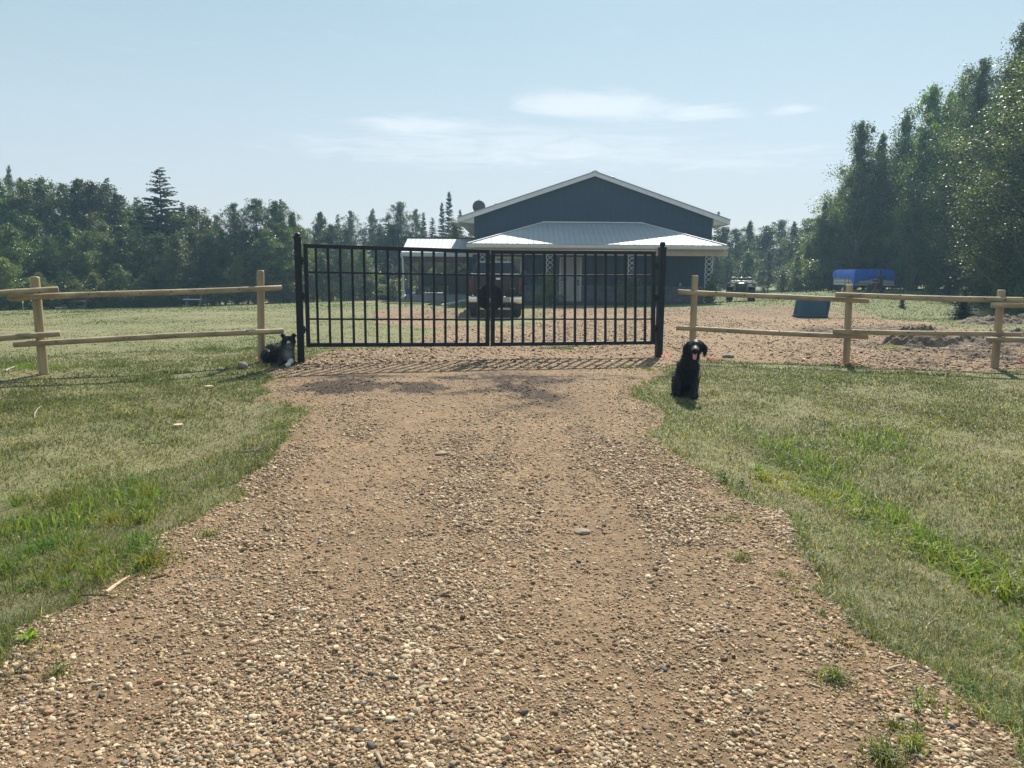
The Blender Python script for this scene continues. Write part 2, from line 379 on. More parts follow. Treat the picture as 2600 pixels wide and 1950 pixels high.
# the sheet: rings about the middle of the drive's end, finer where it is near
rr = [0.4]
while rr[-1] < 150: rr.append(rr[-1] * 1.0105 + .001)
rr = np.array(rr)
th = np.concatenate([np.linspace(-180, -42, 70)[:-1], np.linspace(-42, 42, 440)[:-1], np.linspace(42, 180, 70)[:-1]]) * math.pi / 180
TT, RR = np.meshgrid(th, rr)
gx, gy = RR * np.sin(TT), RR * np.cos(TT)
gz = H(gx, gy)
gm = gravel(gx, gy)
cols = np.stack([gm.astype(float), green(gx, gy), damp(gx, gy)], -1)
sn = sandy(gx, gy)
nr, ntH = gx.shape
V = np.stack([gx, gy, gz], -1).reshape(-1, 3); C4 = np.concatenate([cols, sn[..., None]], -1).reshape(-1, 4)
V = np.concatenate([V, [[0, 0, float(Hs(0, 0))]]]); C4 = np.concatenate([C4, [[1, 0, 0, .5]]])
i0 = (np.arange(nr - 1)[:, None] * ntH + np.arange(ntH)[None]); i1 = (np.arange(nr - 1)[:, None] * ntH + (np.arange(ntH)[None] + 1) % ntH)
Q = np.stack([i0, i1, i1 + ntH, i0 + ntH], -1).reshape(-1, 4)[:, ::-1]
fan = np.stack([np.full(ntH, len(V) - 1), np.arange(ntH), (np.arange(ntH) + 1) % ntH], -1)[:, ::-1]
fc = V[Q].mean(1); fg = gm.reshape(-1)[Q].mean(1) > .5
yardline = 13.25 + .25 * fc[:, 0]
sel = {'driveway': fg & (fc[:, 1] <= yardline), 'gravel_yard': fg & (fc[:, 1] > yardline), 'lawn': ~fg}

gmat, t, b, out = newmat('ground_surface'); Lk = t.links.new
at = N(t, 'ShaderNodeAttribute', attribute_name='Col'); sp = N(t, 'ShaderNodeSeparateColor'); Lk(at.outputs['Color'], sp.inputs[0])
tc = N(t, 'ShaderNodeTexCoord')
def ramp(fac, stops):
    r_ = N(t, 'ShaderNodeValToRGB'); Lk(fac, r_.inputs[0]); e = r_.color_ramp.elements
    while len(e) < len(stops): e.new(.5)
    for k, (p_, c_) in enumerate(stops): e[k].position = p_; e[k].color = (*c_, 1)
    return r_.outputs[0]
def mix(fac, a, b_, blend='MIX'):
    m_ = N(t, 'ShaderNodeMix', data_type='RGBA', blend_type=blend)
    for s, v in ((0, fac), (6, a), (7, b_)):
        if isinstance(v, (int, float)): m_.inputs[s].default_value = v
        elif isinstance(v, tuple): m_.inputs[s].default_value = (*v, 1)
        else: Lk(v, m_.inputs[s])
    return m_.outputs[2]
def mathn(op, a, b_, clamp=False):
    m_ = N(t, 'ShaderNodeMath', operation=op, use_clamp=clamp)
    for s, v in ((0, a), (1, b_)):
        if isinstance(v, (int, float)): m_.inputs[s].default_value = v
        else: Lk(v, m_.inputs[s])
    return m_.outputs[0]
def noise(sc, det=5., ro=.6):
    n_ = N(t, 'ShaderNodeTexNoise', i_Scale=sc, i_Detail=det, i_Roughness=ro); Lk(tc.outputs['Object'], n_.inputs['Vector']); return n_.outputs[0]
n_big, n_mid, n_fine = noise(1.7), noise(13., 8., .7), noise(120., 6., .7)
vo = N(t, 'ShaderNodeTexVoronoi', feature='F1', i_Scale=38.); Lk(tc.outputs['Object'], vo.inputs['Vector'])
vo2 = N(t, 'ShaderNodeTexVoronoi', feature='F1', i_Scale=95.); Lk(tc.outputs['Object'], vo2.inputs['Vector'])
dry = ramp(n_mid, [(.25, (.12, .105, .06)), (.5, (.20, .18, .105)), (.75, (.28, .25, .15))])
lush = ramp(n_mid, [(.25, (.05, .075, .026)), (.5, (.09, .12, .045)), (.8, (.14, .165, .07))])
lawnc = mix(mathn('ADD', mathn('MULTIPLY', sp.outputs[1], .8), .2), dry, lush)
lawnc = mix(.4, lawnc, ramp(n_fine, [(.3, (.07, .08, .03)), (.7, (.30, .28, .15))]))
sandc = ramp(n_mid, [(.25, (.11, .070, .042)), (.5, (.205, .139, .085)), (.8, (.34, .247, .16))])
stonec = ramp(vo.outputs['Color'], [(.12, (.06, .036, .022)), (.45, (.19, .12, .07)), (.75, (.36, .25, .15)), (.95, (.55, .43, .29))])
stonec2 = ramp(vo2.outputs['Color'], [(.12, (.07, .042, .025)), (.5, (.22, .145, .085)), (.92, (.50, .37, .24))])
grit = mix(.5, stonec, stonec2)
gfac = mathn('MULTIPLY', mathn('SUBTRACT', 1.0, at.outputs['Alpha']), .75)
gravc = mix(gfac, sandc, grit)
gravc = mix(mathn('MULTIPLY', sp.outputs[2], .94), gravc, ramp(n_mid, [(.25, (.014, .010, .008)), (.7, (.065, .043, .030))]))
base = mix(sp.outputs[0], lawnc, gravc)
base = mix(1.0, base, ramp(n_big, [(.3, (.80, .80, .80)), (.7, (1.12, 1.1, 1.06))]), 'MULTIPLY')
Lk(base, b.inputs['Base Color']); b.inputs['Roughness'].default_value = .92; b.inputs['Specular IOR Level'].default_value = .2
hh = mathn('ADD', mathn('MULTIPLY', n_mid, .8), mathn('ADD', mathn('MULTIPLY', n_fine, .6), mathn('MULTIPLY', mathn('ADD', mathn('MULTIPLY', vo.outputs['Distance'], -.7), mathn('MULTIPLY', vo2.outputs['Distance'], -.45)), mathn('MULTIPLY', sp.outputs[0], gfac))))
bp = N(t, 'ShaderNodeBump', i_Strength=.8, i_Distance=.02); Lk(hh, bp.inputs['Height']); Lk(bp.outputs[0], b.inputs['Normal'])

for nm, s in sel.items():
    fs = Q[s]; fans = fan if nm == 'driveway' else None
    ids = np.unique(np.concatenate([fs.ravel()] + ([fans.ravel()] if fans is not None else [])))
    re = np.zeros(len(V), np.int64); re[ids] = np.arange(len(ids))
    me = mesh_np(nm, V[ids], [re[fs]] + ([re[fans]] if fans is not None else []), gmat, C4[ids], smooth=True)
    tag(link(nm, me, None), kind='structure')

# ------------------------------------------------------------------ loose stones on the drive
def ico(sub):
    bm = bmesh.new(); bmesh.ops.create_icosphere(bm, subdivisions=sub, radius=1); bm.verts.ensure_lookup_table()
    v = np.array([w.co[:] for w in bm.verts]); f = np.array([[w.index for w in g.verts] for g in bm.faces]); bm.free(); return v, f
def rot_rand(n, tilt=.35):
    a = RNG.uniform(0, 2 * np.pi, n); tx = RNG.normal(0, tilt, n); ty = RNG.normal(0, tilt, n)
    ca, sa = np.cos(a), np.sin(a); cx, sx = np.cos(tx), np.sin(tx); cy, sy = np.cos(ty), np.sin(ty); o = np.ones(n); z = np.zeros(n)
    Rz = np.stack([ca, -sa, z, sa, ca, z, z, z, o], -1).reshape(n, 3, 3)
    Rx = np.stack([o, z, z, z, cx, -sx, z, sx, cx], -1).reshape(n, 3, 3)
    Ry = np.stack([cy, z, sy, z, o, z, -sy, z, cy], -1).reshape(n, 3, 3)
    return Rx @ Ry @ Rz
STONE_C = np.array([(.53, .395, .25), (.60, .47, .31), (.45, .31, .19), (.38, .25, .15), (.31, .20, .125), (.50, .40, .29), (.64, .53, .38), (.20, .125, .08), (.25, .225, .20), (.13, .12, .115), (.36, .20, .13), (.47, .35, .22)])
STONE_P = np.array([.17, .14, .16, .14, .10, .07, .07, .05, .02, .014, .04, .05]); STONE_P = STONE_P / STONE_P.sum()
def stones(x, y, size, sub, flat=(.35, .75), sink=.25, mott=0):
    n = len(x); bv, bf = ico(sub)
    k = len(bv)
    sc = np.stack([size, size * RNG.uniform(.55, .95, n), size * RNG.uniform(*flat, n)], -1) * .5
    jit = 1 + RNG.normal(0, .13, (n, k, 1))
    # angular stones: squash along random planes
    d = RNG.normal(size=(n, 3)); d /= np.linalg.norm(d, axis=1, keepdims=True)
    dp = np.einsum('kj,nj->nk', bv, d); cut = np.minimum(0, RNG.uniform(.35, .9, (n, 1)) - dp)
    vv = bv[None] * jit + cut[..., None] * d[:, None]
    vv = np.einsum('nij,nkj->nki', rot_rand(n), vv * sc[:, None])
    z = H(x, y) + sc[:, 2] * (1 - 2 * sink) 
    vv = vv + np.stack([x, y, z], -1)[:, None]
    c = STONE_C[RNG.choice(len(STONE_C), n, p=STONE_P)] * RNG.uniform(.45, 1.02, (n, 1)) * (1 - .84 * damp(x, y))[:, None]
    if mott: c = c * np.where(RNG.uniform(0, 1, n) < .5, .38, 1.25)[:, None]
    return vv.reshape(-1, 3), (bf[None] + (np.arange(n) * k)[:, None, None]).reshape(-1, 3), np.repeat(c, k, 0)
def scatter(n, r1, r2, pw, amax=41):
    u = RNG.uniform(0, 1, n); e = 1 - pw + 1
    r_ = (r1 ** e + u * (r2 ** e - r1 ** e)) ** (1 / e) if abs(e) > 1e-6 else r1 * (r2 / r1) ** u
    a = RNG.uniform(-amax, amax, n) * math.pi / 180
    return r_ * np.sin(a), r_ * np.cos(a), r_
smat, t2, b2, _ = newmat('pebble'); a2 = N(t2, 'ShaderNodeAttribute', attribute_name='Col')
n2 = N(t2, 'ShaderNodeTexNoise', i_Scale=160., i_Detail=4.); tc2 = N(t2, 'ShaderNodeTexCoord'); t2.links.new(tc2.outputs['Object'], n2.inputs['Vector'])
cr2 = N(t2, 'ShaderNodeValToRGB'); t2.links.new(n2.outputs[0], cr2.inputs[0]); cr2.color_ramp.elements[0].color = (.72, .7, .66, 1); cr2.color_ramp.elements[1].color = (1.1, 1.1, 1.1, 1); cr2.color_ramp.elements[0].position = .35; cr2.color_ramp.elements[1].position = .65
mm = N(t2, 'ShaderNodeMix', data_type='RGBA', blend_type='MULTIPLY'); mm.inputs[0].default_value = 1; t2.links.new(a2.outputs['Color'], mm.inputs[6]); t2.links.new(cr2.outputs[0], mm.inputs[7]); t2.links.new(mm.outputs[2], b2.inputs['Base Color'])
b2.inputs['Roughness'].default_value = .78; b2.inputs['Specular IOR Level'].default_value = .3
VS, FS, CS = [], [], []; off = 0
def addst(x, y, size, sub, **k):
    global off
    v, f, c = stones(x, y, size, sub, **k); VS.append(v); FS.append(f + off); CS.append(c); off += len(v)
def pick(x, y, keep): 
    ok = gravel(x, y); p_ = keep(x, y); ok &= RNG.uniform(0, 1, len(x)) < p_; return ok
dens = lambda x, y: np.clip(.78 - .78 * sandy(x, y), .07, 1) * (.15 + 1.1 * sstep(.40, .62, fbm(x * 2.8, y * .7, 5, 75, .62))) * np.where(y > 8.5, .55, 1) * (1 - .75 * sstep(9.5, 11, y))
x, y, r_ = scatter(110000, 1.6, 5.0, 1.9); ok = pick(x, y, dens); x, y = x[ok], y[ok]
addst(x, y, np.clip(RNG.lognormal(math.log(.0138), .42, len(x)), .006, .040), 2, flat=(.28, .62), sink=.32)
x, y, r_ = scatter(300000, 1.6, 12, 1.8); ok = pick(x, y, lambda a, c: np.clip(dens(a, c) * .8 + .30, 0, 1)); x, y = x[ok], y[ok]
addst(x, y, np.clip(RNG.lognormal(math.log(.0085), .4, len(x)) * (1 + .07 * np.hypot(x, y)), .004, .04), 1, flat=(.3, .6), sink=.3)
x, y, r_ = scatter(170000, 4.2, 14.5, 1.8); ok = pick(x, y, dens); x, y = x[ok], y[ok]
addst(x, y, np.clip(RNG.lognormal(math.log(.020), .4, len(x)), .009, .05), 1, flat=(.28, .6), sink=.3)
x, y, r_ = scatter(120000, 12, 37, 1.8); ok = pick(x, y, lambda a, c: .35 + .65 * sstep(.4, .6, fbm(a * .7, c * .5, 3, 81))); x, y = x[ok], y[ok]
addst(x, y, np.clip(RNG.lognormal(math.log(.030), .45, len(x)), .012, .10), 1, flat=(.2, .5), sink=.3, mott=1)
g = link('gravel', mesh_np('gravel', np.concatenate(VS), [np.concatenate(FS)], smat, np.concatenate(CS), smooth=True), None)
tag(g, 'loose tan and brown pebbles lying over the dirt drive', 'gravel', kind='stuff')

# ------------------------------------------------------------------ grass
def blades(x, y, hgt, wid, col, lean, z=None):
    n = len(x); a = RNG.uniform(0, 2 * np.pi, n); fa = RNG.uniform(0, 2 * np.pi, n)
    s = np.stack([np.cos(a), np.sin(a), np.zeros(n)], -1) * (wid / 2)[:, None]
    dv = np.stack([np.cos(fa), np.sin(fa), np.zeros(n)], -1) * (hgt * lean)[:, None]
    p0 = np.stack([x, y, (H(x, y) if z is None else z) - .006], -1); upz = np.array([0, 0, 1.])
    p1 = p0 + dv * .35 + upz * (hgt * .6)[:, None]; p2 = p0 + dv + upz * (hgt * np.clip(1.05 - .45 * lean, .2, 1))[:, None]
    v = np.stack([p0 - s, p0 + s, p1 + s * .8, p1 - s * .8, p2], 1).reshape(-1, 3); b_ = np.arange(n) * 5
    q = np.stack([b_, b_ + 1, b_ + 2, b_ + 3], -1); tr_ = np.stack([b_ + 3, b_ + 2, b_ + 4], -1)
    return v, q, tr_, np.repeat(col, 5, 0)
def grasscol(gr, n):
    dryc = np.array([(.175, .16, .095), (.22, .20, .12), (.115, .115, .065), (.15, .122, .078)])[RNG.integers(0, 4, n)]
    grc = np.array([(.075, .118, .038), (.10, .145, .046), (.055, .090, .034), (.12, .15, .058)])[RNG.integers(0, 4, n)]
    m_ = (RNG.uniform(0, 1, n) < np.clip(gr * .95 + .12, 0, 1))[:, None]
    st = (RNG.uniform(0, 1, n) < .07)[:, None]; o_ = np.where(m_, grc * (1 + .4 * gr[:, None]), dryc) * RNG.uniform(.6, 1.3, (n, 1))
    return np.where(st, np.array([.42, .37, .24]), o_)
GV, GQ, GT, GC = [], [], [], []; goff = 0
def addgrass(x, y, hgt, wid, col, lean, z=None):
    global goff
    v, q, tr_, c = blades(x, y, hgt, wid, col, lean, z); GV.append(v); GQ.append(q + goff); GT.append(tr_ + goff); GC.append(c); goff += len(v)
def lawnpts(n, r1, r2, pw):
    x, y, r_ = scatter(n, r1, r2, pw); ok = ~gravel(x, y); return x[ok], y[ok], r_[ok]
for (n, r1, r2, pw) in ((470000, 2.0, 16, 1.75), (190000, 9, 46, 1.9)):
    x, y, r_ = lawnpts(n, r1, r2, pw); gr = green(x, y); k = len(x)
    bare = fbm(x * .9, y * .8, 4, 91) + .25 * gr; ok = RNG.uniform(0, 1, k) < .3 + .7 * sstep(.28, .50, bare); x, y, r_, gr = x[ok], y[ok], r_[ok], gr[ok]; k = len(x)
    hgt = (.020 + .042 * gr ** 1.5) * (.35 + 1.35 * fbm(x * 4.5, y * 4.5, 3, 92, .6)) * RNG.lognormal(0, .3, k) * (1 + .012 * r_)
    gc_ = grasscol(gr, k); tone = (.45 + .95 * fbm(x * 2.2, y * 1.5, 5, 93, .66))[:, None] * (1 - .42 * sstep(6, 16, r_))[:, None]; calm = sstep(6, 18, r_)[:, None] * .92; tone = tone * (1 - calm * .6) + .75 * .6 * calm; hgt = hgt * (1 - .5 * sstep(10, 20, r_)); mean_ = np.array([.145, .168, .068]) * (1 - gr[:, None]) + np.array([.095, .145, .045]) * gr[:, None]
    addgrass(x, y, hgt, np.maximum(.003, .0009 * r_) * RNG.uniform(.6, 1.2, k), (gc_ * (1 - calm) + mean_ * calm) * tone, RNG.uniform(.3, 1.5, k))
# taller growth in the roadside hollows and tufts
x, y, r_ = lawnpts(90000, 2.2, 9.5, 1.2); gr = green(x, y); ok = (gr > .68) & (RNG.uniform(0, 1, len(x)) < .5 * sstep(.45, .6, fbm(x * 3, y * 3, 3, 95))); x, y, gr = x[ok], y[ok], gr[ok]; k = len(x)
addgrass(x, y, (.05 + .13 * np.clip(gr - .5, 0, .5) * 2) * RNG.uniform(.5, 1.25, k), RNG.uniform(.004, .009, k), np.array([(.13, .20, .045)]) * RNG.uniform(.5, 1.4, (k, 1)), RNG.uniform(.15, .8, k))
def tuft(px, py, n, rad, h_, c=(.12, .15, .05), w=.004):
    q = GP(px, py); a = RNG.uniform(0, 6.28, n); d = np.abs(RNG.normal(0, rad, n)); x, y = q.x + d * np.cos(a), q.y + d * np.sin(a)
    addgrass(x, y, RNG.uniform(.4, 1.1, n) * h_, RNG.uniform(.6, 1.3, n) * w, np.array([c]) * RNG.uniform(.6, 1.3, (n, 1)), RNG.uniform(.3, 1.3, n))
for a_ in [(2121, 1724, 170, .035, .07), (2244, 1925, 260, .045, .075), (2315, 1901, 120, .025, .08, (.16, .2, .04)), (1883, 1420, 90, .05, .06), (1985, 1460, 80, .04, .05), (2270, 1850, 60, .02, .06), (2327, 1855, 60, .02, .05), (2090, 1560, 70, .05, .04), (1850, 1320, 160, .1, .05),
           (530, 1360, 90, .04, .06), (360, 1445, 160, .09, .045), (147, 1715, 90, .03, .05), (75, 1625, 30, .02, .06, (.18, .3, .04), .012), (660, 1185, 100, .05, .06), (740, 1045, 260, .12, .08), (715, 1085, 160, .08, .08), (1590, 935, 200, .14, .08), (1650, 940, 140, .12, .08), (1810, 1000, 150, .1, .09),
           (1480, 880, 60, .1, .06), (460, 1060, 120, .12, .12), (430, 930, 200, .25, .09), (60, 935, 300, .3, .14, (.14, .22, .04)), (140, 935, 250, .3, .12, (.14, .22, .04)), (860, 885, 250, .3, .07), (2260, 885, 200, .2, .12, (.14, .2, .05)), (800, 905, 200, .2, .06)]:
    tuft(*a_)
rq = random.Random(4)
for k_ in range(52):
    t_ = k_ / 51; px = 1645 + (2215 - 1645) * t_ + rq.uniform(-16, 22); py = 1033 + (1295 - 1033) * t_ ** 1.12 + rq.uniform(-20, 16)
    tuft(px * S_, py * S_, rq.randint(14, 80), .06 + .07 * t_, rq.uniform(.06, .15), (.165 + rq.uniform(-.05, .05), .215, .042), .0065)
for k_ in range(60):
    px = rq.uniform(-20, 330) ** 1.0; py = 1090 + rq.random() ** 1.3 * 210 - .28 * max(px, 0) * .6
    tuft(px * S_, py * S_, rq.randint(30, 80), .08, rq.uniform(.07, .16), (.115 + rq.uniform(-.04, .05), .165, .042), .0055)
for k_ in range(46):
    px, py = rq.choice([(rq.uniform(380, 620), rq.uniform(760, 800)), (rq.uniform(20, 560), rq.uniform(770, 1010)), (rq.uniform(1480, 2200), rq.uniform(800, 1000)), (rq.uniform(1700, 2200), rq.uniform(1150, 1600))])
    tuft(px * S_, py * S_, rq.randint(12, 40), .05, rq.uniform(.04, .08), (.10 + rq.uniform(-.03, .09), .155, .05), .005)
# the ragged lawn edge hangs over the gravel
x, y, r_ = scatter(260000, 2.0, 14, 1.6); ok = ~gravel(x, y)
edge = np.zeros(len(x), bool)
for (dx, dy) in ((.09, 0), (-.09, 0), (0, .09), (0, -.09)): edge |= gravel(x + dx, y + dy)
ok &= edge & (RNG.uniform(0, 1, len(x)) < .25 + .75 * sstep(.4, .6, fbm(x * 2.5, y * 2.5, 3, 97))); x, y, r_ = x[ok], y[ok], r_[ok]; k = len(x); gr = green(x, y)
addgrass(x, y, (.03 + .06 * fbm(x * 3, y * 3, 2, 98)) * RNG.lognormal(0, .3, k), np.maximum(.003, .0009 * r_) * RNG.uniform(.6, 1.2, k), grasscol(np.clip(gr + .25, 0, 1), k) * .85, RNG.uniform(.3, 1.6, k))
# sparse grass coming up through the gravel by the edge
x, y, r_ = scatter(90000, 2.0, 14, 1.6); ok = gravel(x, y); edge = np.zeros(len(x), bool)
for (dx, dy) in ((.22, 0), (-.22, 0), (0, .2), (.12, .1)): edge |= ~gravel(x + dx, y + dy)
ok &= edge & (RNG.uniform(0, 1, len(x)) < .9 * sstep(.44, .58, fbm(x * 3.2, y * 3.2, 3, 96))); x, y, r_ = x[ok], y[ok], r_[ok]; k = len(x)
addgrass(x, y, RNG.uniform(.015, .06, k), np.maximum(.003, .0009 * r_) * RNG.uniform(.6, 1.1, k), grasscol(np.full(k, .55), k), RNG.uniform(.3, 1.6, k))
# dry stalks and clippings lying on the gravel side
x, y, r_ = scatter(26000, 1.8, 13, 1.9); ok = gravel(x, y)
edge = np.zeros(len(x), bool)
for (dx, dy) in ((.3, 0), (-.3, 0), (0, .25)): edge |= ~gravel(x + dx, y + dy)
ok &= (edge | (RNG.uniform(0, 1, len(x)) < .10)); x, y, r_ = x[ok], y[ok], r_[ok]; k = len(x)
addgrass(x, y, RNG.uniform(.015, .05, k), np.maximum(.002, .0007 * r_), np.array([(.30, .23, .13)]) * RNG.uniform(.4, 1.2, (k, 1)), RNG.uniform(1.6, 2.4, k))
g = link('grass', mesh_np('grass', np.concatenate(GV), [np.concatenate(GQ), np.concatenate(GT)], M['grass'], np.concatenate(GC)), None)
tag(g, 'short mown grass, part dry and part green, covering the lawns', 'grass', kind='stuff')
# ------------------------------------------------------------------ gate
GA = Vector((*P(765, 919, 12.5)[:2], 0)); GB = Vector((*P(1672, 905, 14.0)[:2], 0))
gdir = (GB - GA).normalized(); gnor = Vector((gdir.y, -gdir.x, 0))      # gnor points to the camera
def GPL(px, py, push=0):
    """the point of the gate's plane seen at a pixel"""
    d = fw + rt * ((px - CX) / F) + up * ((CY - py) / F); q0 = GA + gnor * push
    return CAMPOS + d * ((q0 - CAMPOS).dot(gnor) / d.dot(gnor))
def gate_post(px_top, py_top, px_bot, py_bot, py_ball, label):
    b = GPL(px_bot, py_bot); tp = GPL(px_top, py_top); bt = GPL(px_top, py_ball)
    b.z = Hs(b.x, b.y) - .1; tp = Vector((b.x, b.y, tp.z))
    r_ = empty('gate_post', (b.x, b.y, b.z + .1), label, 'gate post', 'square posts of the driveway gate')
    MB().beam(b, tp, .112, .112, gnor).build('post', M['gate'], r_, bevel=.006)
    c = MB(); c.beam(tp - Vector((0, 0, .012)), tp + Vector((0, 0, .014)), .128, .128, gnor); c.lathe(tp, [(.055, .014), (.04, .03), (.024, .038), (.024, .055)], 16); c.build('cap', M['gate'], r_, smooth=35)
    MB().ball((tp.x, tp.y, bt.z - .052), .052, 20, 12).build('finial', M['gate'], r_, smooth=60)
    return r_
gate_post(757, 604, 765, 919, 590, 'black square gate post with ball finial beside the lying dog')
gate_post(1682, 630, 1672, 904, 613, 'black square gate post with ball finial nearest the sitting dog')

def gate_leaf(c00, c10, c11, c01, npick, midl, midr, label, hinge_first, px_l, px_r):
    a0, a1, b1, b0 = GPL(*c00), GPL(*c10), GPL(*c11), GPL(*c01)          # bottom hinge.. bottom left, bottom right, top right, top left
    root = empty('gate_leaf', ((a0 + a1) / 2).to_tuple(), label, 'gate', 'leaves of the double driveway gate')
    T = .066; zz = Vector((0, 0, 1))
    fr = MB(); h = gdir * T / 2
    fr.beam(a0 + h, b0 + h, T, T, gnor); fr.beam(a1 - h, b1 - h, T, T, gnor)
    fr.beam(b0 + gdir * T - zz * T / 2, b1 - gdir * T - zz * T / 2, T * .995, T, zz); fr.beam(a0 + gdir * T + zz * T / 2, a1 - gdir * T + zz * T / 2, T * .995, T, zz)
    fr.build('frame', M['gate'], root, bevel=.005)
    for (ml, mr_) in zip(midl, midr):
        p, q = GPL(px_l, ml), GPL(px_r, mr_)
        rl = MB(); rl.beam(a0.lerp(b0, (p.z - a0.z) / (b0.z - a0.z)) + gdir * T, a1.lerp(b1, (q.z - a1.z) / (b1.z - a1.z)) - gdir * T, .03, .03, zz); rl.build('crossbar', M['gate'], root, bevel=.003)
    for k in range(npick):
        t_ = (k + 1) / (npick + 1); lo = a0.lerp(a1, t_) + zz * T * .9; hi = b0.lerp(b1, t_) - zz * T * .9
        MB().beam(lo, hi, .040, .036, gnor).build('picket', M['gate'], root, bevel=.003)
    s = 1 if hinge_first else -1; e0, e1 = (a0, b0) if hinge_first else (a1, b1)
    for t_ in (.17, .5, .84):
        p = e0.lerp(e1, t_); hb = MB(); hb.tube([p - gdir * .028 * s - zz * .06, p - gdir * .028 * s + zz * .06], .02, 10); hb.beam(p - gdir * .05 * s, p + gdir * .02 * s, .07, .05, zz); hb.build('hinge', M['gate'], root, smooth=40)
    # half of the round lock plate that spans the joint
    c = GPL(1245, 755, .0); j = 1 if not hinge_first else -1
    hp = MB(); pts = []
    rad = .222
    for k in range(25):
        an = -math.pi / 2 + math.pi * k / 24
        pts.append(c + gdir * (.006 + rad * math.cos(an)) * j + zz * rad * math.sin(an) - gnor * .030)
    hp.prism(pts, -gnor * .008); hp.build('lock_plate', M['gate'], root)
    return root
gl = gate_leaf((778, 881), (1242.3, 879), (1243, 634), (770, 619), 15, (691, 810), (698.6, 811.7), 'black barred gate leaf hung on the post by the lying dog', True, 781, 1242)
gr_ = gate_leaf((1246, 879), (1662, 874), (1663.5, 637), (1246.5, 634.5), 15, (699.5, 810.5), (699.5, 809.8), 'black barred gate leaf carrying the slide latch, hung by the sitting dog', False, 1247, 1663)
M['steel'] = plain('bright_steel', (.6, .6, .6), .3, .1, 20, metal=1)
lt = MB(); p = GPL(1245, 755, .02); lt.tube([p - gdir * .14 + gnor * .02, p + gdir * .22 + gnor * .02], .009, 10)
lt.build('latch', M['gate'], gr_, smooth=40)
p = GPL(1281, 754.6, .05); h_ = MB(); h_.tube([p - gdir * .012, p + gdir * .018], .012, 10); h_.build('latch_handle', M['steel'], gr_, smooth=40)

# ------------------------------------------------------------------ pole fences
def pole_post(root, top, bot, Y, rad, lean=True):
    a = P(*top, Y); b = P(*bot, Y); b.z = Hs(b.x, b.y) - .08
    MB().tube([b, b.lerp(a, .35), b.lerp(a, .7), a - Vector((0, 0, .03)), a - Vector((0, 0, .008)), a], [rad * 1.02, rad * 1.01, rad * .99, rad, rad * .93, rad * .75], 18).build('post', M['rail'], root, smooth=50)
    return b, a
def pole_rail(root, p0, Y0, p1, Y1, r_a, r_b, knots=4):
    a, b = P(*p0, Y0), P(*p1, Y1); n = 10; pts, rad = [], []
    up_ = Vector((0, 0, 1)); ph = random.uniform(0, 6)
    for k in range(n + 1):
        t_ = k / n; pts.append(a.lerp(b, t_) + up_ * .008 * math.sin(ph + t_ * 5)); rad.append((r_a + (r_b - r_a) * t_) * random.uniform(.97, 1.03))
    d = (b - a).normalized(); pts = [pts[0]] + [pts[0] + d * .008] + pts[1:-1] + [pts[-1] - d * .008, pts[-1]]; rad = [rad[0] * .86, rad[0]] + rad[1:-1] + [rad[-1], rad[-1] * .86]
    o = MB().tube(pts, rad, 16).build('rail', M['railwood'], root, smooth=50)
    if knots:
        for _ in range(knots):
            t_ = random.uniform(.06, .94); q = a.lerp(b, t_) ; an = random.uniform(-.5, .9); v = Vector((0, -math.cos(an), math.sin(an))); rr_ = r_a + (r_b - r_a) * t_
            kb = MB(); kb.ball(q + v * (rr_ - .003), (random.uniform(.012, .024), .008, random.uniform(.009, .014)), 10, 6)
            kb.build('knot', M['knot'], o, smooth=60)
f1 = empty('pole_fence', P(112, 950, 11.3).to_tuple(), 'two-rail pole fence whose last post stands behind the lying dog', 'fence', 'peeled pole fences either side of the gate')
pole_post(f1, (88, 702), (112, 950), 11.3, .064); pole_post(f1, (661, 686), (664, 917), 12.5, .058)
o_ = P(-215, 0, 10.4)
pole_post(f1, (-470, 712), (-440, 975), 10.2, .062)
pole_rail(f1, (-470, 770), 10.05, (148, 735.5), 11.25, .05, .046, 3); pole_rail(f1, (22, 757.5), 11.1, (716, 730), 12.42, .045, .043, 8)
pole_rail(f1, (-470, 892), 10.05, (153, 848.5), 11.25, .046, .043, 3); pole_rail(f1, (34, 873.6), 11.1, (720, 840), 12.42, .042, .045, 8)
f2 = empty('pole_fence', P(2153, 920, 13.2).to_tuple(), 'two-rail pole fence running along the gravel yard behind the sitting dog', 'fence', 'peeled pole fences either side of the gate')
pole_post(f2, (1765, 699), (1757, 897), 13.9, .058); pole_post(f2, (2157, 723), (2149, 922), 13.2, .057); pole_post(f2, (2543, 736), (2525, 936), 12.55, .059)
pole_post(f2, (2990, 745), (2965, 955), 11.9, .058)
pole_rail(f2, (1721, 740), 13.8, (2206, 765.5), 13.02, .045, .041, 5); pole_rail(f2, (2121, 749.5), 13.08, (2598, 762.5), 12.36, .043, .046, 8); pole_rail(f2, (2516, 775.5), 12.4, (3020, 775), 11.7, .042, .045, 4)
pole_rail(f2, (1717, 833.5), 13.8, (2204, 855.5), 13.02, .043, .042, 5); pole_rail(f2, (2115, 841), 13.08, (2594, 850), 12.36, .044, .034, 7); pole_rail(f2, (2505, 863.5), 12.4, (3020, 869), 11.7, .042, .045, 4)
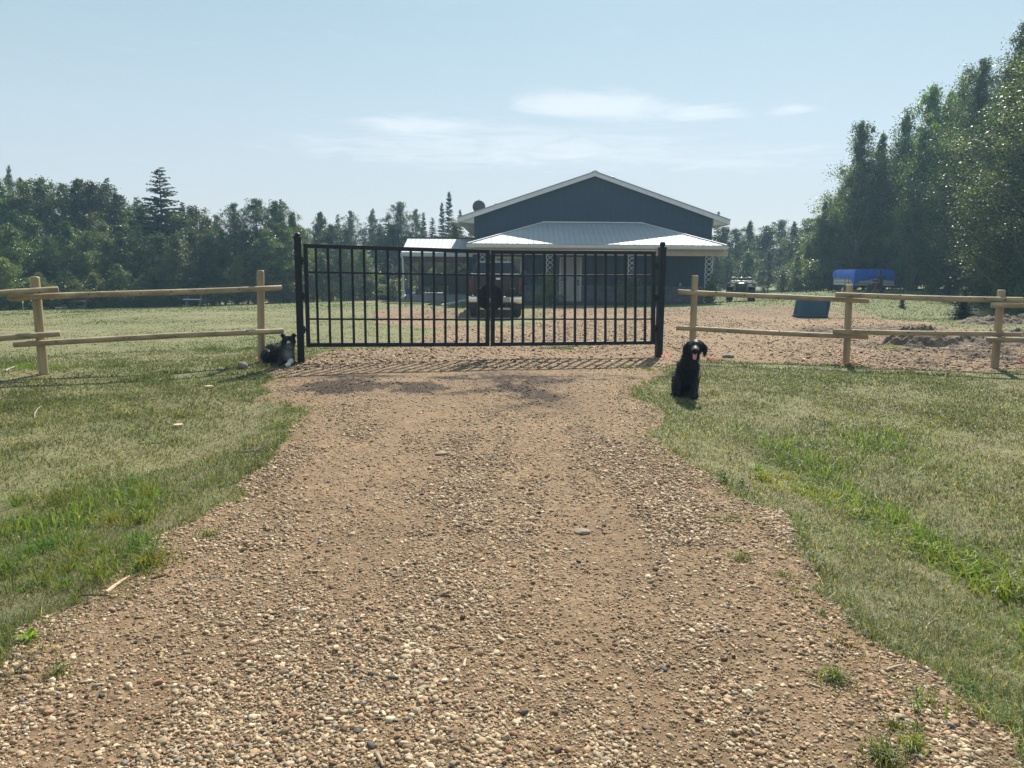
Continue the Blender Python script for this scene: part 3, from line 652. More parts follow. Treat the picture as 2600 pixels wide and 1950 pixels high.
# ------------------------------------------------------------------ house
M['siding'] = plain('blue_ribbed_siding', (.017, .045, .080), .5, .08, 3, spec=.35)
t = M['siding'].node_tree; b = [n for n in t.nodes if n.type == 'BSDF_PRINCIPLED'][0]
tc = N(t, 'ShaderNodeTexCoord'); wv = N(t, 'ShaderNodeTexWave', wave_type='BANDS', bands_direction='X', i_Scale=1.08); t.links.new(tc.outputs['Object'], wv.inputs[0])
bp = N(t, 'ShaderNodeBump', i_Strength=.32, i_Distance=.03); t.links.new(wv.outputs[0], bp.inputs['Height']); t.links.new(bp.outputs[0], b.inputs['Normal'])
M['trim'] = plain('white_metal_trim', (.72, .73, .74), .45, .05, 4)
M['soffit'] = plain('pale_soffit', (.62, .60, .57), .6, .06, 6)
M['beamwhite'] = plain('cream_beam_cladding', (.50, .42, .36), .6, .08, 5)
M['stone'] = plain('grey_stone_cladding', (.16, .155, .18), .85, .25, 7, .6, 14)
M['plinth'] = plain('dark_plinth', (.045, .055, .08), .8, .2, 6)
M['door'] = plain('off_white_door', (.50, .48, .44), .45, .05, 3)
M['dark'] = plain('dark_metal', (.02, .022, .025), .4, .2, 20)
M['glass'] = plain('dark_window_glass', (.012, .02, .028), .06, .1, 2, spec=.8)
M['lattice'] = plain('white_lattice', (.62, .62, .62), .5, .04, 6)
M['vent'] = plain('weathered_vent', (.06, .06, .065), .6, .3, 12)
def metal_roof(name, ang):
    ma, t, b, out = newmat(name); Lk = t.links.new
    tc = N(t, 'ShaderNodeTexCoord'); sx = N(t, 'ShaderNodeSeparateXYZ'); Lk(tc.outputs['Object'], sx.inputs[0])
    cs = N(t, 'ShaderNodeMath', operation='MULTIPLY'); Lk(sx.outputs[0 if ang == 'x' else 1], cs.inputs[0]); cs.inputs[1].default_value = 1 / .23
    fr = N(t, 'ShaderNodeMath', operation='FRACT'); Lk(cs.outputs[0], fr.inputs[0])
    pk = N(t, 'ShaderNodeMath', operation='PINGPONG'); Lk(fr.outputs[0], pk.inputs[0]); pk.inputs[1].default_value = .5
    rb = N(t, 'ShaderNodeMapRange', interpolation_type='SMOOTHSTEP'); Lk(pk.outputs[0], rb.inputs[0]); rb.inputs[1].default_value = .42; rb.inputs[2].default_value = .5
    nz = N(t, 'ShaderNodeTexNoise', i_Scale=1.6, i_Detail=5.0); Lk(tc.outputs['Object'], nz.inputs['Vector'])
    fl = N(t, 'ShaderNodeMath', operation='FLOOR'); Lk(cs.outputs[0], fl.inputs[0]); wn = N(t, 'ShaderNodeTexWhiteNoise', noise_dimensions='1D'); Lk(fl.outputs[0], wn.inputs['W'])
    cr = N(t, 'ShaderNodeMix', data_type='RGBA'); Lk(nz.outputs[0], cr.inputs[0]); cr.inputs[6].default_value = (.31, .33, .36, 1); cr.inputs[7].default_value = (.40, .42, .45, 1)
    Lk(cr.outputs[2], b.inputs['Base Color']); b.inputs['Metallic'].default_value = .25
    ro = N(t, 'ShaderNodeMapRange'); Lk(wn.outputs[0], ro.inputs[0]); ro.inputs[3].default_value = .60; ro.inputs[4].default_value = .74; Lk(ro.outputs[0], b.inputs['Roughness'])
    bp = N(t, 'ShaderNodeBump', i_Strength=1.0, i_Distance=.02); Lk(rb.outputs[0], bp.inputs['Height']); Lk(bp.outputs[0], b.inputs['Normal'])
    return ma
M['roof_x'] = metal_roof('ribbed_metal_roofing', 'x'); M['roof_y'] = metal_roof('ribbed_metal_roofing_sides', 'y')

YW = 37.0; xl, xr = P(1204, 700, YW).x, P(1803, 700, YW).x; XC = (xl + xr) / 2
ze = P(1204, 549, YW).z; zp = P(1507, 447, YW).z; YB = YW + 14
zb = min(Hs(xl, YW), Hs(xr, YW)) - .4
house = empty('house', (XC, YW, zb + .4), 'dark blue gabled house with white metal roof and hipped front porch', 'house')
w = MB(); w.prism([(xl, YW, zb + 1.25), (xr, YW, zb + 1.25), (xr, YW, ze), (XC, YW, zp), (xl, YW, ze)], (0, YB - YW, 0)); w.build('wall', M['siding'], house)
MB().box(((xl + xr) / 2, (YW + YB) / 2 + .0, zb + .85), (xr - xl + .10, YB - YW + .10, .84)).build('stone_cladding', M['stone'], house)
MB().box(((xl + xr) / 2, (YW + YB) / 2, zb + .22), (xr - xl + .16, YB - YW + .16, .44)).build('plinth', M['plinth'], house)
# main roof: two slabs, the front overhanging .4 m
slope = (zp - ze) / (XC - xl); OV = .78; YF = YW - .26
rf = MB()
for s, xe in ((-1, xl), (1, xr)):
    xo = xe + s * OV; zo = ze - slope * OV
    rf.prism([(XC, YF - .02, zp + .20), (xo, YF - .02, zo + .20), (xo, YF - .02, zo + .15), (XC, YF - .02, zp + .15)], (0, YB - YF + .5, 0))
roof = rf.build('roof', M['roof_y'], house)
fa = MB()
for s, xe in ((-1, xl), (1, xr)):
    xo = xe + s * (OV - .02); zo = ze - slope * (OV - .02)
    fa.prism([(XC, YF, zp + .148), (xo, YF, zo + .148), (xo, YF, zo - .05), (XC, YF, zp - .03)], (0, .06, 0))
    fa.prism([(xo, YF + .06, zo + .148), (xo, YB + .4, zo + .148), (xo, YB + .4, zo - .05), (xo, YF + .06, zo - .05)], (-s * .05, 0, 0))
fa.build('fascia', M['trim'], house)
for s, xe in ((-1, xl), (1, xr)):
    so_ = MB(); xo = xe + s * (OV - .08); zo = ze - slope * (OV - .08)
    so_.prism([(xe + s * .003, YF + .062, ze - .02), (xo, YF + .062, zo - .03), (xo, YF + .062, zo - .05), (xe + s * .003, YF + .062, ze - .34)], (0, YB - YF, 0)); so_.build('soffit', M['soffit'], house)
cp = MB(); cp.prism([(XC - .16, YF - .03, zp + .17), (XC + .16, YF - .03, zp + .17), (XC, YF - .03, zp + .24)], (0, YB - YF + .5, 0)); cp.build('ridge_cap', M['trim'], roof)
vp = P(1555, 452, YW + 4.0); v_ = MB(); v_.tube([(vp.x, vp.y, vp.z - .5), (vp.x, vp.y, vp.z + .02)], .06, 12); v_.lathe((vp.x, vp.y, vp.z), [(.1, 0), (.1, .05), (.02, .09)], 12); v_.build('vent_pipe', M['vent'], roof, smooth=40)
# porch
YE = 33.9; ex0, ex1 = P(1188, 620, YE).x, P(1845, 623, YE).x; zE = P(1510, 620, YE).z
tx0, tx1 = P(1378, 567, YW).x, P(1633, 567, YW).x; zT = P(1500, 566, YW).z
def thick(poly, th=.05): return MB().prism(poly, (0, 0, -th))
A_, B_, C_, D_ = Vector((ex0, YE, zE)), Vector((ex1, YE, zE)), Vector((tx1, YW - .004, zT)), Vector((tx0, YW - .004, zT)); E_, F_ = Vector((ex0, YW - .004, zE)), Vector((ex1, YW - .004, zE))
pr = thick([A_, B_, C_, D_]).build('porch_roof', M['roof_x'], house)
MB().prism([A_, D_, E_], (0, 0, -.05)).build('hip_slope', M['roof_y'], pr); MB().prism([B_, F_, C_], (0, 0, -.05)).build('hip_slope', M['roof_y'], pr)
hc = MB()
for (p, q) in ((A_, D_), (B_, C_)): hc.beam(p + Vector((0, 0, .012)), q + Vector((0, 0, .012)), .14, .03)
hc.beam(D_ + Vector((0, -.06, .02)), C_ + Vector((0, -.06, .02)), .12, .05)
hc.build('hip_cap', M['trim'], pr)
# gutter (outward-leaning profile), boxed beam and soffit
gx0, gx1 = ex0 - .06, ex1 + .06; z0 = zE - .052
g_ = MB(); g_.prism([(gx0, YE - .13, z0), (gx0, YE - .02, z0), (gx0, YE - .02, z0 - .13), (gx0, YE - .08, z0 - .13), (gx0, YE - .12, z0 - .05)], (gx1 - gx0, 0, 0))
g_.build('gutter', M['trim'], pr)
sf = MB(); sf.box(((ex0 + ex1) / 2, (YE + YW) / 2, z0 - .15), (ex1 - ex0, YW - YE - .01, .02)); sf.build('soffit', M['soffit'], pr)
MB().box(((xl + xr) / 2, YE + .34, z0 - .29), (xr - xl + .02, .16, .25)).build('porch_beam', M['beamwhite'], house)
sl_ = MB(); sl_.box(((xl + xr) / 2, (YE + YW) / 2 + .2, zb + .43), (xr - xl - .1, YW - YE - .6, .2)); sl_.build('porch_slab', M['plinth'], house)
# lattice columns: two scrolled ladders of rings with crossing slats
zcol = z0 - .42
def scroll_column(px):
    x = P(px, 700, YE + .34).x; y = YE + .34; zg = Hs(x, y); w_ = .15; c = MB(); n = max(6, int(round((zcol - zg) / .222))); st = (zcol - zg) / n
    for k in range(n):
        za, zb_ = zg + k * st, zg + (k + 1) * st; zm = (za + zb_) / 2
        for s in (-1, 1):
            c.beam((x - s * w_, y + s * .012, za), (x + s * w_, y + s * .012, zb_), .018, .036, (0, 1, 0))
            arc = []
            for q in range(9):
                an = -1.25 + 2.5 * q / 8; arc.append((x + s * (w_ * .62 + .075 * math.cos(an)), y, zm + .085 * math.sin(an) * 1.25))
            c.tube(arc, .017, 6)
        c.beam((x - .055, y + .026, zm - .055), (x + .055, y + .026, zm + .055), .014, .07, (0, 1, 0))
    c.build('lattice_column', M['lattice'], house)
for px in (1225, 1396.5, 1603.5, 1799): scroll_column(px)
# door
dx0, dx1 = P(1420, 700, YW).x, P(1476, 700, YW).x; dz1 = P(1448, 653, YW).z; dz0 = P(1448, 768, YW).z
dm = MB(); dm.box(((dx0 + dx1) / 2, YW - .05, (dz0 + dz1) / 2), (dx1 - dx0 - .14, .05, dz1 - dz0 - .08))
for (zz0, zz1) in ((.12, .44), (.52, .92)):
    for s in (-1, 1): dm.box(((dx0 + dx1) / 2 + s * .19, YW - .078, dz0 + (dz1 - dz0) * (zz0 + zz1) / 2), (.24, .012, (dz1 - dz0) * (zz1 - zz0)))
door = dm.build('door', M['door'], house, bevel=.004)
df = MB(); hgt_ = dz1 - dz0
df.box((dx0 + .035, YW - .06, dz0 + hgt_ / 2), (.07, .12, hgt_)); df.box((dx1 - .035, YW - .06, dz0 + hgt_ / 2), (.07, .12, hgt_)); df.box(((dx0 + dx1) / 2, YW - .06, dz1 - .02), (dx1 - dx0 - .14, .12, .04)); df.build('door_frame', M['trim'], door)
hd = MB(); hx = P(1467.5, 716, YW - .1).x
for py in (714, 721.5):
    q = P(1467.5, py, YW - .09); hd.lathe((q.x, YW - .13, q.z), [(.05, 0), (.05, .03), (.03, .055)], 14, 'y')
hd.build('handle', M['dark'], door, smooth=40)
# window behind the truck
def window(px0, py0, px1, py1, Y, par, blind=True):
    a, b_ = P(px0, py1, Y), P(px1, py0, Y); W, Hh = b_.x - a.x, b_.z - a.z; cx, cz = (a.x + b_.x) / 2, (a.z + b_.z) / 2
    f = MB(); t_ = .08
    f.box((cx, Y - .03, b_.z - t_ / 2), (W, .08, t_)); f.box((cx, Y - .03, a.z + t_ / 2), (W, .08, t_))
    for x in (a.x + t_ / 2, b_.x - t_ / 2, cx): f.box((x, Y - .03, cz), (t_, .08, Hh - 2 * t_))
    wf = f.build('window', M['trim'], par)
    MB().box((cx, Y - .012, cz), (W - t_ * 2, .012, Hh - t_ * 2)).build('pane', M['glass'], wf)
    if blind: MB().box((cx - W * .02 + .14, Y - .024, b_.z - .16), (.12, .01, .16)).build('blind', M['beamwhite'], wf)
window(1257, 652, 1325, 706, YW, house)
q = P(1727, 722, YW - .07); ob = MB(); ob.box((q.x, YW - .08, q.z), (.08, .05, .13)); ob.build('outlet_box', M['lattice'], house)
# climbing shrubs at the porch columns are built with the plants
# round dish seen over the roof edge
dq = P(1216, 525, 41.0); dish = empty('satellite_dish', (dq.x, dq.y, dq.z - .5), 'dark round dish standing up behind the white roof edge', 'satellite dish')
d_ = MB(); rad = .335
d_.lathe((dq.x, dq.y, dq.z), [(rad, .0), (rad * .98, -.02), (rad * .7, -.075), (rad * .35, -.1), (.02, -.108)][::-1], 28, 'y'); d_.build('reflector', M['vent'], dish, smooth=40)
d_ = MB(); d_.tube([(dq.x, dq.y + .03, dq.z - 1.0), (dq.x, dq.y + .03, dq.z - .1)], .03, 10); d_.build('mast', M['vent'], dish, smooth=40)
d_ = MB(); d_.tube([(dq.x, dq.y - .05, dq.z + rad - .03), (dq.x + .01, dq.y - .1, dq.z + rad + .07)], .012, 8); d_.build('feed_arm', M['vent'], dish)

# ------------------------------------------------------------------ patio shelter beside the house
M['brownwood'] = plain('red_brown_timber', (.10, .055, .038), .75, .25, 6, .2, 30)
M['concrete'] = plain('concrete_slab', (.22, .22, .23), .85, .12, 5, .2, 40)
M['gutterblue'] = plain('pale_gutter', (.52, .56, .60), .5, .06, 5)
YS0, YS1 = 37.4, 41.6; sx0 = P(1018, 646, YS0).x; sx1 = xl - .06; zg0 = P(1018, 640, YS0).z; zr = P(1036, 604, (YS0 + YS1) / 2 + .3).z; YR = (YS0 + YS1) / 2 + .3
shel = empty('patio_shelter', ((sx0 + sx1) / 2, YS0, Hs(sx0, YS0)), 'open-sided patio shelter with pale ribbed metal roof joining the house', 'patio shelter')
rx0 = sx0 + .02
s1 = MB(); s1.prism([(rx0, YS0, zg0), (rx0, YR, zr), (rx0, YS1 + .6, zg0), (rx0, YS1 + .6, zg0 - .05), (rx0, YR, zr - .06), (rx0, YS0, zg0 - .05)], (sx1 - rx0, 0, 0)); s1.build('roof', M['roof_x'], shel)
MB().beam((rx0, YR, zr + .02), (sx1, YR, zr + .02), .16, .04).build('ridge_cap', M['dark'], shel)
g2 = MB(); g2.prism([(sx0 - .05, YS0 - .12, zg0 - .055), (sx0 - .05, YS0 - .005, zg0 - .055), (sx0 - .05, YS0 - .005, zg0 - .20), (sx0 - .05, YS0 - .08, zg0 - .20), (sx0 - .05, YS0 - .12, zg0 - .1)], (sx1 - sx0, 0, 0)); g2.build('gutter', M['gutterblue'], shel)
zbm = zg0 - .205; by = YS0 + .12
MB().box(((sx0 + sx1) / 2, by, zbm - .11), (sx1 - sx0 - .2, .1, .22)).box(((sx0 + sx1) / 2, YS1, zbm - .11), (sx1 - sx0 - .2, .1, .22)).build('roof_beam', M['brownwood'], shel)
zslab = P(1060, 748, YS0 + .1).z
for (x, y) in ((P(1060, 0, by).x, by), (P(1060, 0, YS1).x + .1, YS1), (sx1 - .4, YS1)):
    po = MB(); po.box((x, y, (zslab + zbm - .22) / 2), (.13, .13, zbm - .22 - zslab)); po.build('post', M['brownwood'], shel)
    br = MB()
    for s in (-1, 1): br.beam((x + s * .06, y, zbm - .85), (x + s * .72, y, zbm - .23), .09, .09, (0, 1, 0))
    br.build('brace', M['brownwood'], shel)
MB().box(((sx0 + sx1) / 2 + .1, (YS0 + YS1) / 2 + .05, zslab - .2), (sx1 - sx0 - .3, YS1 - YS0 + .1, .4)).build('slab', M['concrete'], shel)
dpx = P(1022.5, 660, YS0 - .07).x; zd = P(1022, 745, YS0).z; gnd = Hs(dpx - .05, YS0 - .2)
MB().tube([(dpx - .06, YS0 - .06, zg0 - .2), (dpx, YS0 - .05, zg0 - .32), (dpx + .03, YS0 - .05, zd), (dpx - .05, YS0 - .25, zd - .2), (dpx - .09, YS0 - .36, gnd + .1)], .04, 8).build('downspout', M['gutterblue'], shel, smooth=40)
# things under it
M['patio'] = plain('dark_patio_metal', (.018, .024, .03), .5, .3, 10)
M['cover'] = plain('black_vinyl_cover', (.016, .022, .028), .5, .3, 5, .3, 12)
M['blueplastic'] = plain('blue_plastic', (.02, .07, .22), .4, .1, 5)
ty = 39.2; tx = P(1105, 0, ty).x
tb = empty('patio_table', (tx, ty, zslab), 'long dark patio table under the shelter roof', 'table')
MB().box((tx, ty, zslab + .73), (1.5, .85, .04)).build('tabletop', M['patio'], tb, bevel=.008)
for s in (-1, 1):
    for u in (-1, 1): MB().tube([(tx + s * .66, ty + u * .34, zslab), (tx + s * .62, ty + u * .32, zslab + .71)], .022, 8).build('leg', M['patio'], tb)
def patio_chair(x, y, rz, label):
    c = empty('patio_chair', (x, y, zslab), label, 'chair', 'dark patio chairs round the table', rz)
    def pb(nm, mb): return mb.build(nm, M['patio'], c, world=False)
    pb('seat', MB().box((0, 0, .42), (.5, .48, .04)))
    bk = MB(); bk.box((0, .24, .72), (.52, .03, .56), Matrix.Rotation(-.12, 3, 'X')); pb('backrest', bk)
    for s in (-1, 1):
        for u in (-1, 1): pb('leg', MB().tube([(s * .24, u * .22, 0), (s * .22, u * .2, .41)], .016, 8))
        pb('armrest', MB().tube([(s * .26, -.22, .41), (s * .27, -.2, .63), (s * .27, .22, .65)], .016, 8))
    return c
for (px, dy, rz, lb) in ((1076, -.85, math.pi, 'dark patio chair at the table end nearest the downspout'), (1110, -.9, math.pi + .1, 'dark patio chair in the middle of the near side of the table'), (1139, -.85, math.pi - .15, 'dark patio chair beside the covered barbecue'), (1092, .8, 0, 'dark patio chair on the far side of the table')):
    patio_chair(P(px, 0, ty + dy).x, ty + dy, rz, lb)
by_ = 38.4; bx = P(1167, 0, by_).x
bbq = empty('barbecue', (bx, by_, zslab), 'barbecue under a black cover beside the truck', 'barbecue')
cv = MB(); cv.prism([(bx - .5, by_ - .3, zslab + .06), (bx + .5, by_ - .3, zslab + .06), (bx + .53, by_ - .3, zslab + .9), (bx + .42, by_ - .3, zslab + 1.2), (bx + .1, by_ - .3, zslab + 1.23), (bx - .4, by_ - .3, zslab + 1.0), (bx - .5, by_ - .3, zslab + .85)], (0, .6, 0)); cv.build('cover', M['cover'], bbq, bevel=.04, smooth=40)
for s in (-1, 1): MB().lathe((bx + s * .4, by_ - .2, zslab + .05), [(.05, -.02), (.05, .02)], 12, 'x').build('caster', M['dark'], bbq)
bq = P(1036, 745, 37.7); bu = empty('bucket', (bq.x, bq.y, zslab), 'small blue plastic tub standing beside the downspout', 'bucket')
MB().lathe((bq.x, bq.y, zslab), [(.13, 0), (.16, .24), (.175, .25), (.175, .27), (.15, .27), (.12, .03)], 16).build('body', M['blueplastic'], bu, smooth=40)
MB().tube([(bq.x - .17, bq.y, zslab + .25), (bq.x - .1, bq.y - .12, zslab + .3), (bq.x + .1, bq.y - .12, zslab + .3), (bq.x + .17, bq.y, zslab + .25)], .008, 6).build('bail', M['dark'], bu)
cq = P(1061.5, 745, 37.8); ca = empty('gas_canister', (cq.x, cq.y, zslab), 'small dark canister with pale top on the patio slab', 'canister')
MB().lathe((cq.x, cq.y, zslab), [(.1, 0), (.13, .03), (.13, .2), (.09, .27), (.04, .29)], 14).build('body', M['patio'], ca, smooth=40)
MB().lathe((cq.x, cq.y, zslab + .29), [(.05, 0), (.055, .07), (.02, .09)], 12).build('valve', M['lattice'], ca, smooth=40)
# small far roof behind the shelter
sq = P(1190, 603, 56); shd = empty('shed', (sq.x, 56, Hs(sq.x, 56)), 'small shed with pale gabled roof behind the patio shelter', 'shed')
gz_ = Hs(sq.x, 56); pk = P(1190, 600, 56).z; ev = P(1190, 607, 56).z
MB().box((sq.x, 57.2, (gz_ + ev) / 2 - .1), (2.0, 2.2, ev - gz_)).build('wall', M['siding'], shd)
MB().prism([(sq.x - 1.15, 55.9, ev - .05), (sq.x, 55.9, pk), (sq.x + 1.15, 55.9, ev - .05), (sq.x, 55.9, pk - .12)], (0, 2.6, 0)).build('roof', M['trim'], shd)
# ------------------------------------------------------------------ pickup truck (seen from behind)
M['paint'] = plain('grey_brown_car_paint', (.022, .019, .018), .38, .12, 2, spec=.3)
M['paint2'] = plain('silver_car_paint', (.30, .30, .31), .3, .08, 2, metal=.4, coat=.5)
M['chrome'] = plain('chrome', (.75, .74, .72), .18, .06, 6, metal=1)
M['redlens'] = plain('red_lens', (.09, .006, .006), .2, .15, 20)
M['tyre'] = plain('tyre_rubber', (.022, .022, .024), .85, .2, 20, .3, 60)
M['carglass'] = plain('tinted_glass', (.008, .014, .022), .12, .1, 2, spec=.35)
M['black'] = plain('black_plastic', (.016, .018, .02), .5, .2, 14)
TY = 26.0; tq = P(1258, 806, TY); tz = Hs(tq.x, TY + 1.2)
truck = empty('pickup_truck', (tq.x, TY, tz), 'dark pickup truck parked tail first behind the gate', 'truck', rz=R(1.5))
def tb_(nm, mb, mt, par=truck, **k): return mb.build(nm, M[mt], par, world=False, **k)
W2 = .935
sec = [(-W2 + .05, .55), (-W2 + .01, .72), (-W2 - .005, 1.0), (-W2 + .02, 1.28), (-W2 + .07, 1.44), (-W2 + .10, 1.47), (-W2 + .14, 1.46), (-W2 + .14, .55)]
bd = MB()
for s in (-1, 1): bd.prism([(s * x, .03, z) for x, z in sec], (0, 2.15, 0))
bd.box((0, 1.1, .62), (1.6, 2.1, .1)); bd.box((0, 2.13, 1.0), (1.6, .06, .85))
# engine end
bd.prism([(-W2 + .03, 2.2, .5), (-W2, 2.2, .9), (-W2 + .03, 2.2, 1.3), (-W2 + .1, 2.2, 1.42), (W2 - .1, 2.2, 1.42), (W2 - .03, 2.2, 1.3), (W2, 2.2, .9), (W2 - .03, 2.2, .5)], (0, 1.75, 0))
bd.prism([(-W2 + .03, 3.96, .5), (-W2, 3.96, .8), (-W2 + .05, 3.96, 1.08), (W2 - .05, 3.96, 1.08), (W2, 3.96, .8), (W2 - .03, 3.96, .5)], (0, 1.2, 0))
body = tb_('body', bd, 'paint', smooth=35, bevel=.012)
cb = MB(); lo = [(-.86, 2.22, 1.42), (.86, 2.22, 1.42), (.86, 4.0, 1.42), (-.86, 4.0, 1.42)]; hi = [(-.66, 2.38, 1.90), (.66, 2.38, 1.90), (.66, 3.35, 1.90), (-.66, 3.35, 1.90)]
cb.add(lo + hi, [(3, 2, 1, 0), (4, 5, 6, 7), (0, 1, 5, 4), (1, 2, 6, 5), (2, 3, 7, 6), (3, 0, 4, 7)])
cab = tb_('cab', cb, 'paint', smooth=35, bevel=.035)
def onface(a, b, c, d, u0_, u1_, v0_, v1_, push):
    a, b, c, d = map(Vector, (a, b, c, d)); n = (b - a).cross(d - a).normalized() * push
    f = lambda u, v: (a.lerp(b, u)).lerp(d.lerp(c, u), v) + n
    return [f(u0_, v0_), f(u1_, v0_), f(u1_, v1_), f(u0_, v1_)]
rw = MB(); pl_ = onface(lo[0], lo[1], hi[1], hi[0], .07, .93, .14, .88, .006); rw.prism(pl_, (0, .01, 0)); tb_('rear_window', rw, 'carglass', cab)
rr2 = MB(); q4 = onface(lo[0], lo[1], hi[1], hi[0], .0, 1, .90, .985, .008); rr2.prism([(x + (.1 if x < 0 else -.1), y, z) for x, y, z in q4], (0, .012, 0)); tb_('roof_edge_glint', rr2, 'paint2', cab)  # sun glint along the cab roof, put in as a silver-coloured strip
for s, (i, j) in ((-1, (3, 0)), (1, (1, 2))):
    sw = MB(); pl_ = onface(lo[i], lo[j], hi[j], hi[i], .12, .88, .12, .86, .008); sw.prism(pl_, (-s * .01, 0, 0)); tb_('side_window', sw, 'carglass', cab)
tg = MB(); tg.box((0, .0, 1.08), (1.50, .06, .70)); tg.box((0, -.025, 1.41), (1.50, .03, .05)); tg.box((0, -.034, 1.02), (1.2, .012, .34)); tgo = tb_('tailgate', tg, 'paint', bevel=.012, smooth=35)
tb_('tailgate_glint', MB().box((0, -.014, 1.457), (1.5, .075, .022)), 'chrome', tgo)  # bright strip standing in for the sunlit top edge of the tailgate
tb_('handle', MB().box((.12, -.05, 1.30), (.22, .03, .07)), 'chrome', tgo, bevel=.006)
for s in (-1, 1): tb_('badge', MB().box((s * .56, -.036, .985), (.15, .01, .022)), 'chrome', tgo)
for s in (-1, 1):
    tl = tb_('tail_light', MB().box((s * .845, .0, 1.06), (.155, .09, .52)), 'redlens', bevel=.015, smooth=35)
    tb_('reverse_lens', MB().box((s * .845, -.046, .9), (.11, .01, .09)), 'redlens', tl)
    tb_('side_trim', MB().box((s * .935, 1.05, .66), (.03, 2.1, .2)), 'paint2', body)
bm_ = MB(); bm_.prism([(-.92, -.12, .48), (-.92, -.20, .53), (-.92, -.20, .68), (-.92, -.13, .73), (-.92, .0, .73), (-.92, .0, .48)], (1.84, 0, 0)); bo = tb_('bumper', bm_, 'chrome', bevel=.012, smooth=35)
tb_('licence_plate', MB().box((.33, -.205, .61), (.3, .01, .15)), 'paint2', bo)
tb_('step_pad', MB().box((0, -.09, .737), (1.2, .15, .014)), 'black', bo)
for y in (.85, 4.35):
    for s in (-1, 1):
        x = s * .76; ty_ = MB(); ty_.lathe((x, y, .375), [(.2, -.12), (.33, -.13), (.368, -.10), (.38, -.05), (.38, .05), (.368, .10), (.33, .13), (.2, .12)], 28, 'x'); wo_ = tb_('wheel', ty_, 'tyre', smooth=40)
        tb_('rim', MB().lathe((x, y, .375), [(.21, -.118), (.2, .0), (.21, .118)], 20, 'x'), 'chrome', wo_)
ch = MB(); ch.box((0, 2.4, .5), (1.0, 4.6, .12)); ch.tube([(-.75, .85, .375), (.75, .85, .375)], .06, 10); ch.ball((0, .85, .375), .16, 12, 8); ch.tube([(.35, .5, .42), (.42, -.02, .40)], .035, 8); tb_('chassis', ch, 'black')
for s in (-1, 1): tb_('mud_flap', MB().box((s * .76, .40, .42), (.3, .012, .3)), 'black')
for s in (-1, 1):
    mi = MB(); mi.box((s * 1.06, 3.55, 1.42), (.18, .1, .24)); mi.beam((s * .88, 3.6, 1.38), (s * .99, 3.56, 1.38), .04, .04); tb_('wing_mirror', mi, 'black', bevel=.02)

# ------------------------------------------------------------------ quad bike (facing the camera)
M['atvgrey'] = plain('grey_green_plastic', (.08, .085, .095), .25, .1, 4, coat=.3)
M['lens'] = plain('clear_lens', (.5, .52, .54), .15, .1, 20)
AY = 34.0; aq = P(1880, 764, AY); az = Hs(aq.x, AY)
atv = empty('quad_bike', (aq.x, AY, az), 'dark quad bike parked on the grass facing the gate', 'quad bike', rz=-.27)
def av(nm, mb, mt, par=atv, **k): return mb.build(nm, M[mt], par, world=False, **k)
for y in (.3, 1.5):
    for s in (-1, 1):
        x = s * .47; t_ = MB(); t_.lathe((x, y, .31), [(.15, -.13), (.26, -.145), (.305, -.11), (.315, -.04), (.315, .04), (.305, .11), (.26, .145), (.15, .13)], 24, 'x'); wo_ = av('wheel', t_, 'tyre', smooth=40)
        av('rim', MB().lathe((x, y, .31), [(.16, -.125), (.12, 0), (.16, .125)], 16, 'x'), 'atvgrey', wo_)
bo = MB(); bo.prism([(-.26, .05, .38), (-.22, .0, .62), (-.24, .1, .80), (.24, .1, .80), (.22, .0, .62), (.26, .05, .38)], (0, .9, 0)); bo.box((0, .95, .5), (.4, 1.3, .3)); av('body', bo, 'black', bevel=.03, smooth=40)
for s in (-1, 1):
    fe = MB(); fe.prism([(s * .16, -.04, .80), (s * .40, -.02, .84), (s * .60, .02, .78), (s * .63, .06, .66), (s * .60, .08, .60), (s * .52, .04, .68), (s * .38, .0, .72), (s * .2, -.02, .66)], (0, .62, 0)); av('front_fender', fe, 'atvgrey', bevel=.02, smooth=40)
    av('headlight', MB().ball((s * .36, -.05, .715), (.115, .04, .05), 14, 8, Matrix.Rotation(-s * .28, 3, 'Y')), 'lens', smooth=60)
    rfn = MB(); rfn.prism([(s * .15, 1.15, .8), (s * .6, 1.15, .78), (s * .62, 1.15, .68), (s * .2, 1.15, .62)], (0, .65, 0)); av('rear_fender', rfn, 'atvgrey', bevel=.02, smooth=40)
ho = MB(); ho.prism([(-.17, -.08, .76), (-.12, -.1, .81), (.12, -.1, .81), (.17, -.08, .76), (.12, -.08, .58), (-.12, -.08, .58)], (0, .5, .03)); av('hood', ho, 'atvgrey', bevel=.02, smooth=40)
fr_ = MB()
for x in (-.42, -.21, 0, .21, .42): fr_.tube([(x, -.1, .88), (x, .45, .89)], .012, 8)
for y in (-.1, .17, .45): fr_.tube([(-.44, y, .88), (.44, y, .88)], .014, 8)
for s in (-1, 1): fr_.tube([(s * .2, .1, .88), (s * .2, .1, .78)], .014, 8)
av('front_rack', fr_, 'black', smooth=40)
hb = MB(); hb.tube([(-.42, .55, 1.02), (-.25, .62, 1.04), (-.1, .58, .98), (.1, .58, .98), (.25, .62, 1.04), (.42, .55, 1.02)], .016, 8); hb.tube([(0, .6, .8), (0, .58, .98)], .04, 8)
hbo = av('handlebar', hb, 'black', smooth=40)
for s in (-1, 1): av('grip', MB().tube([(s * .30, .61, 1.038), (s * .42, .56, 1.022)], .024, 8), 'black', hbo)
av('headlight_pod', MB().ball((0, .46, .97), (.13, .09, .075), 16, 10), 'atvgrey', smooth=60)
bu_ = MB(); bu_.tube([(-.22, -.12, .40), (-.24, -.16, .62), (.24, -.16, .62), (.22, -.12, .40), (-.22, -.12, .40)], .02, 8); bu_.box((0, -.08, .36), (.34, .03, .12)); av('bumper', bu_, 'black', smooth=40)
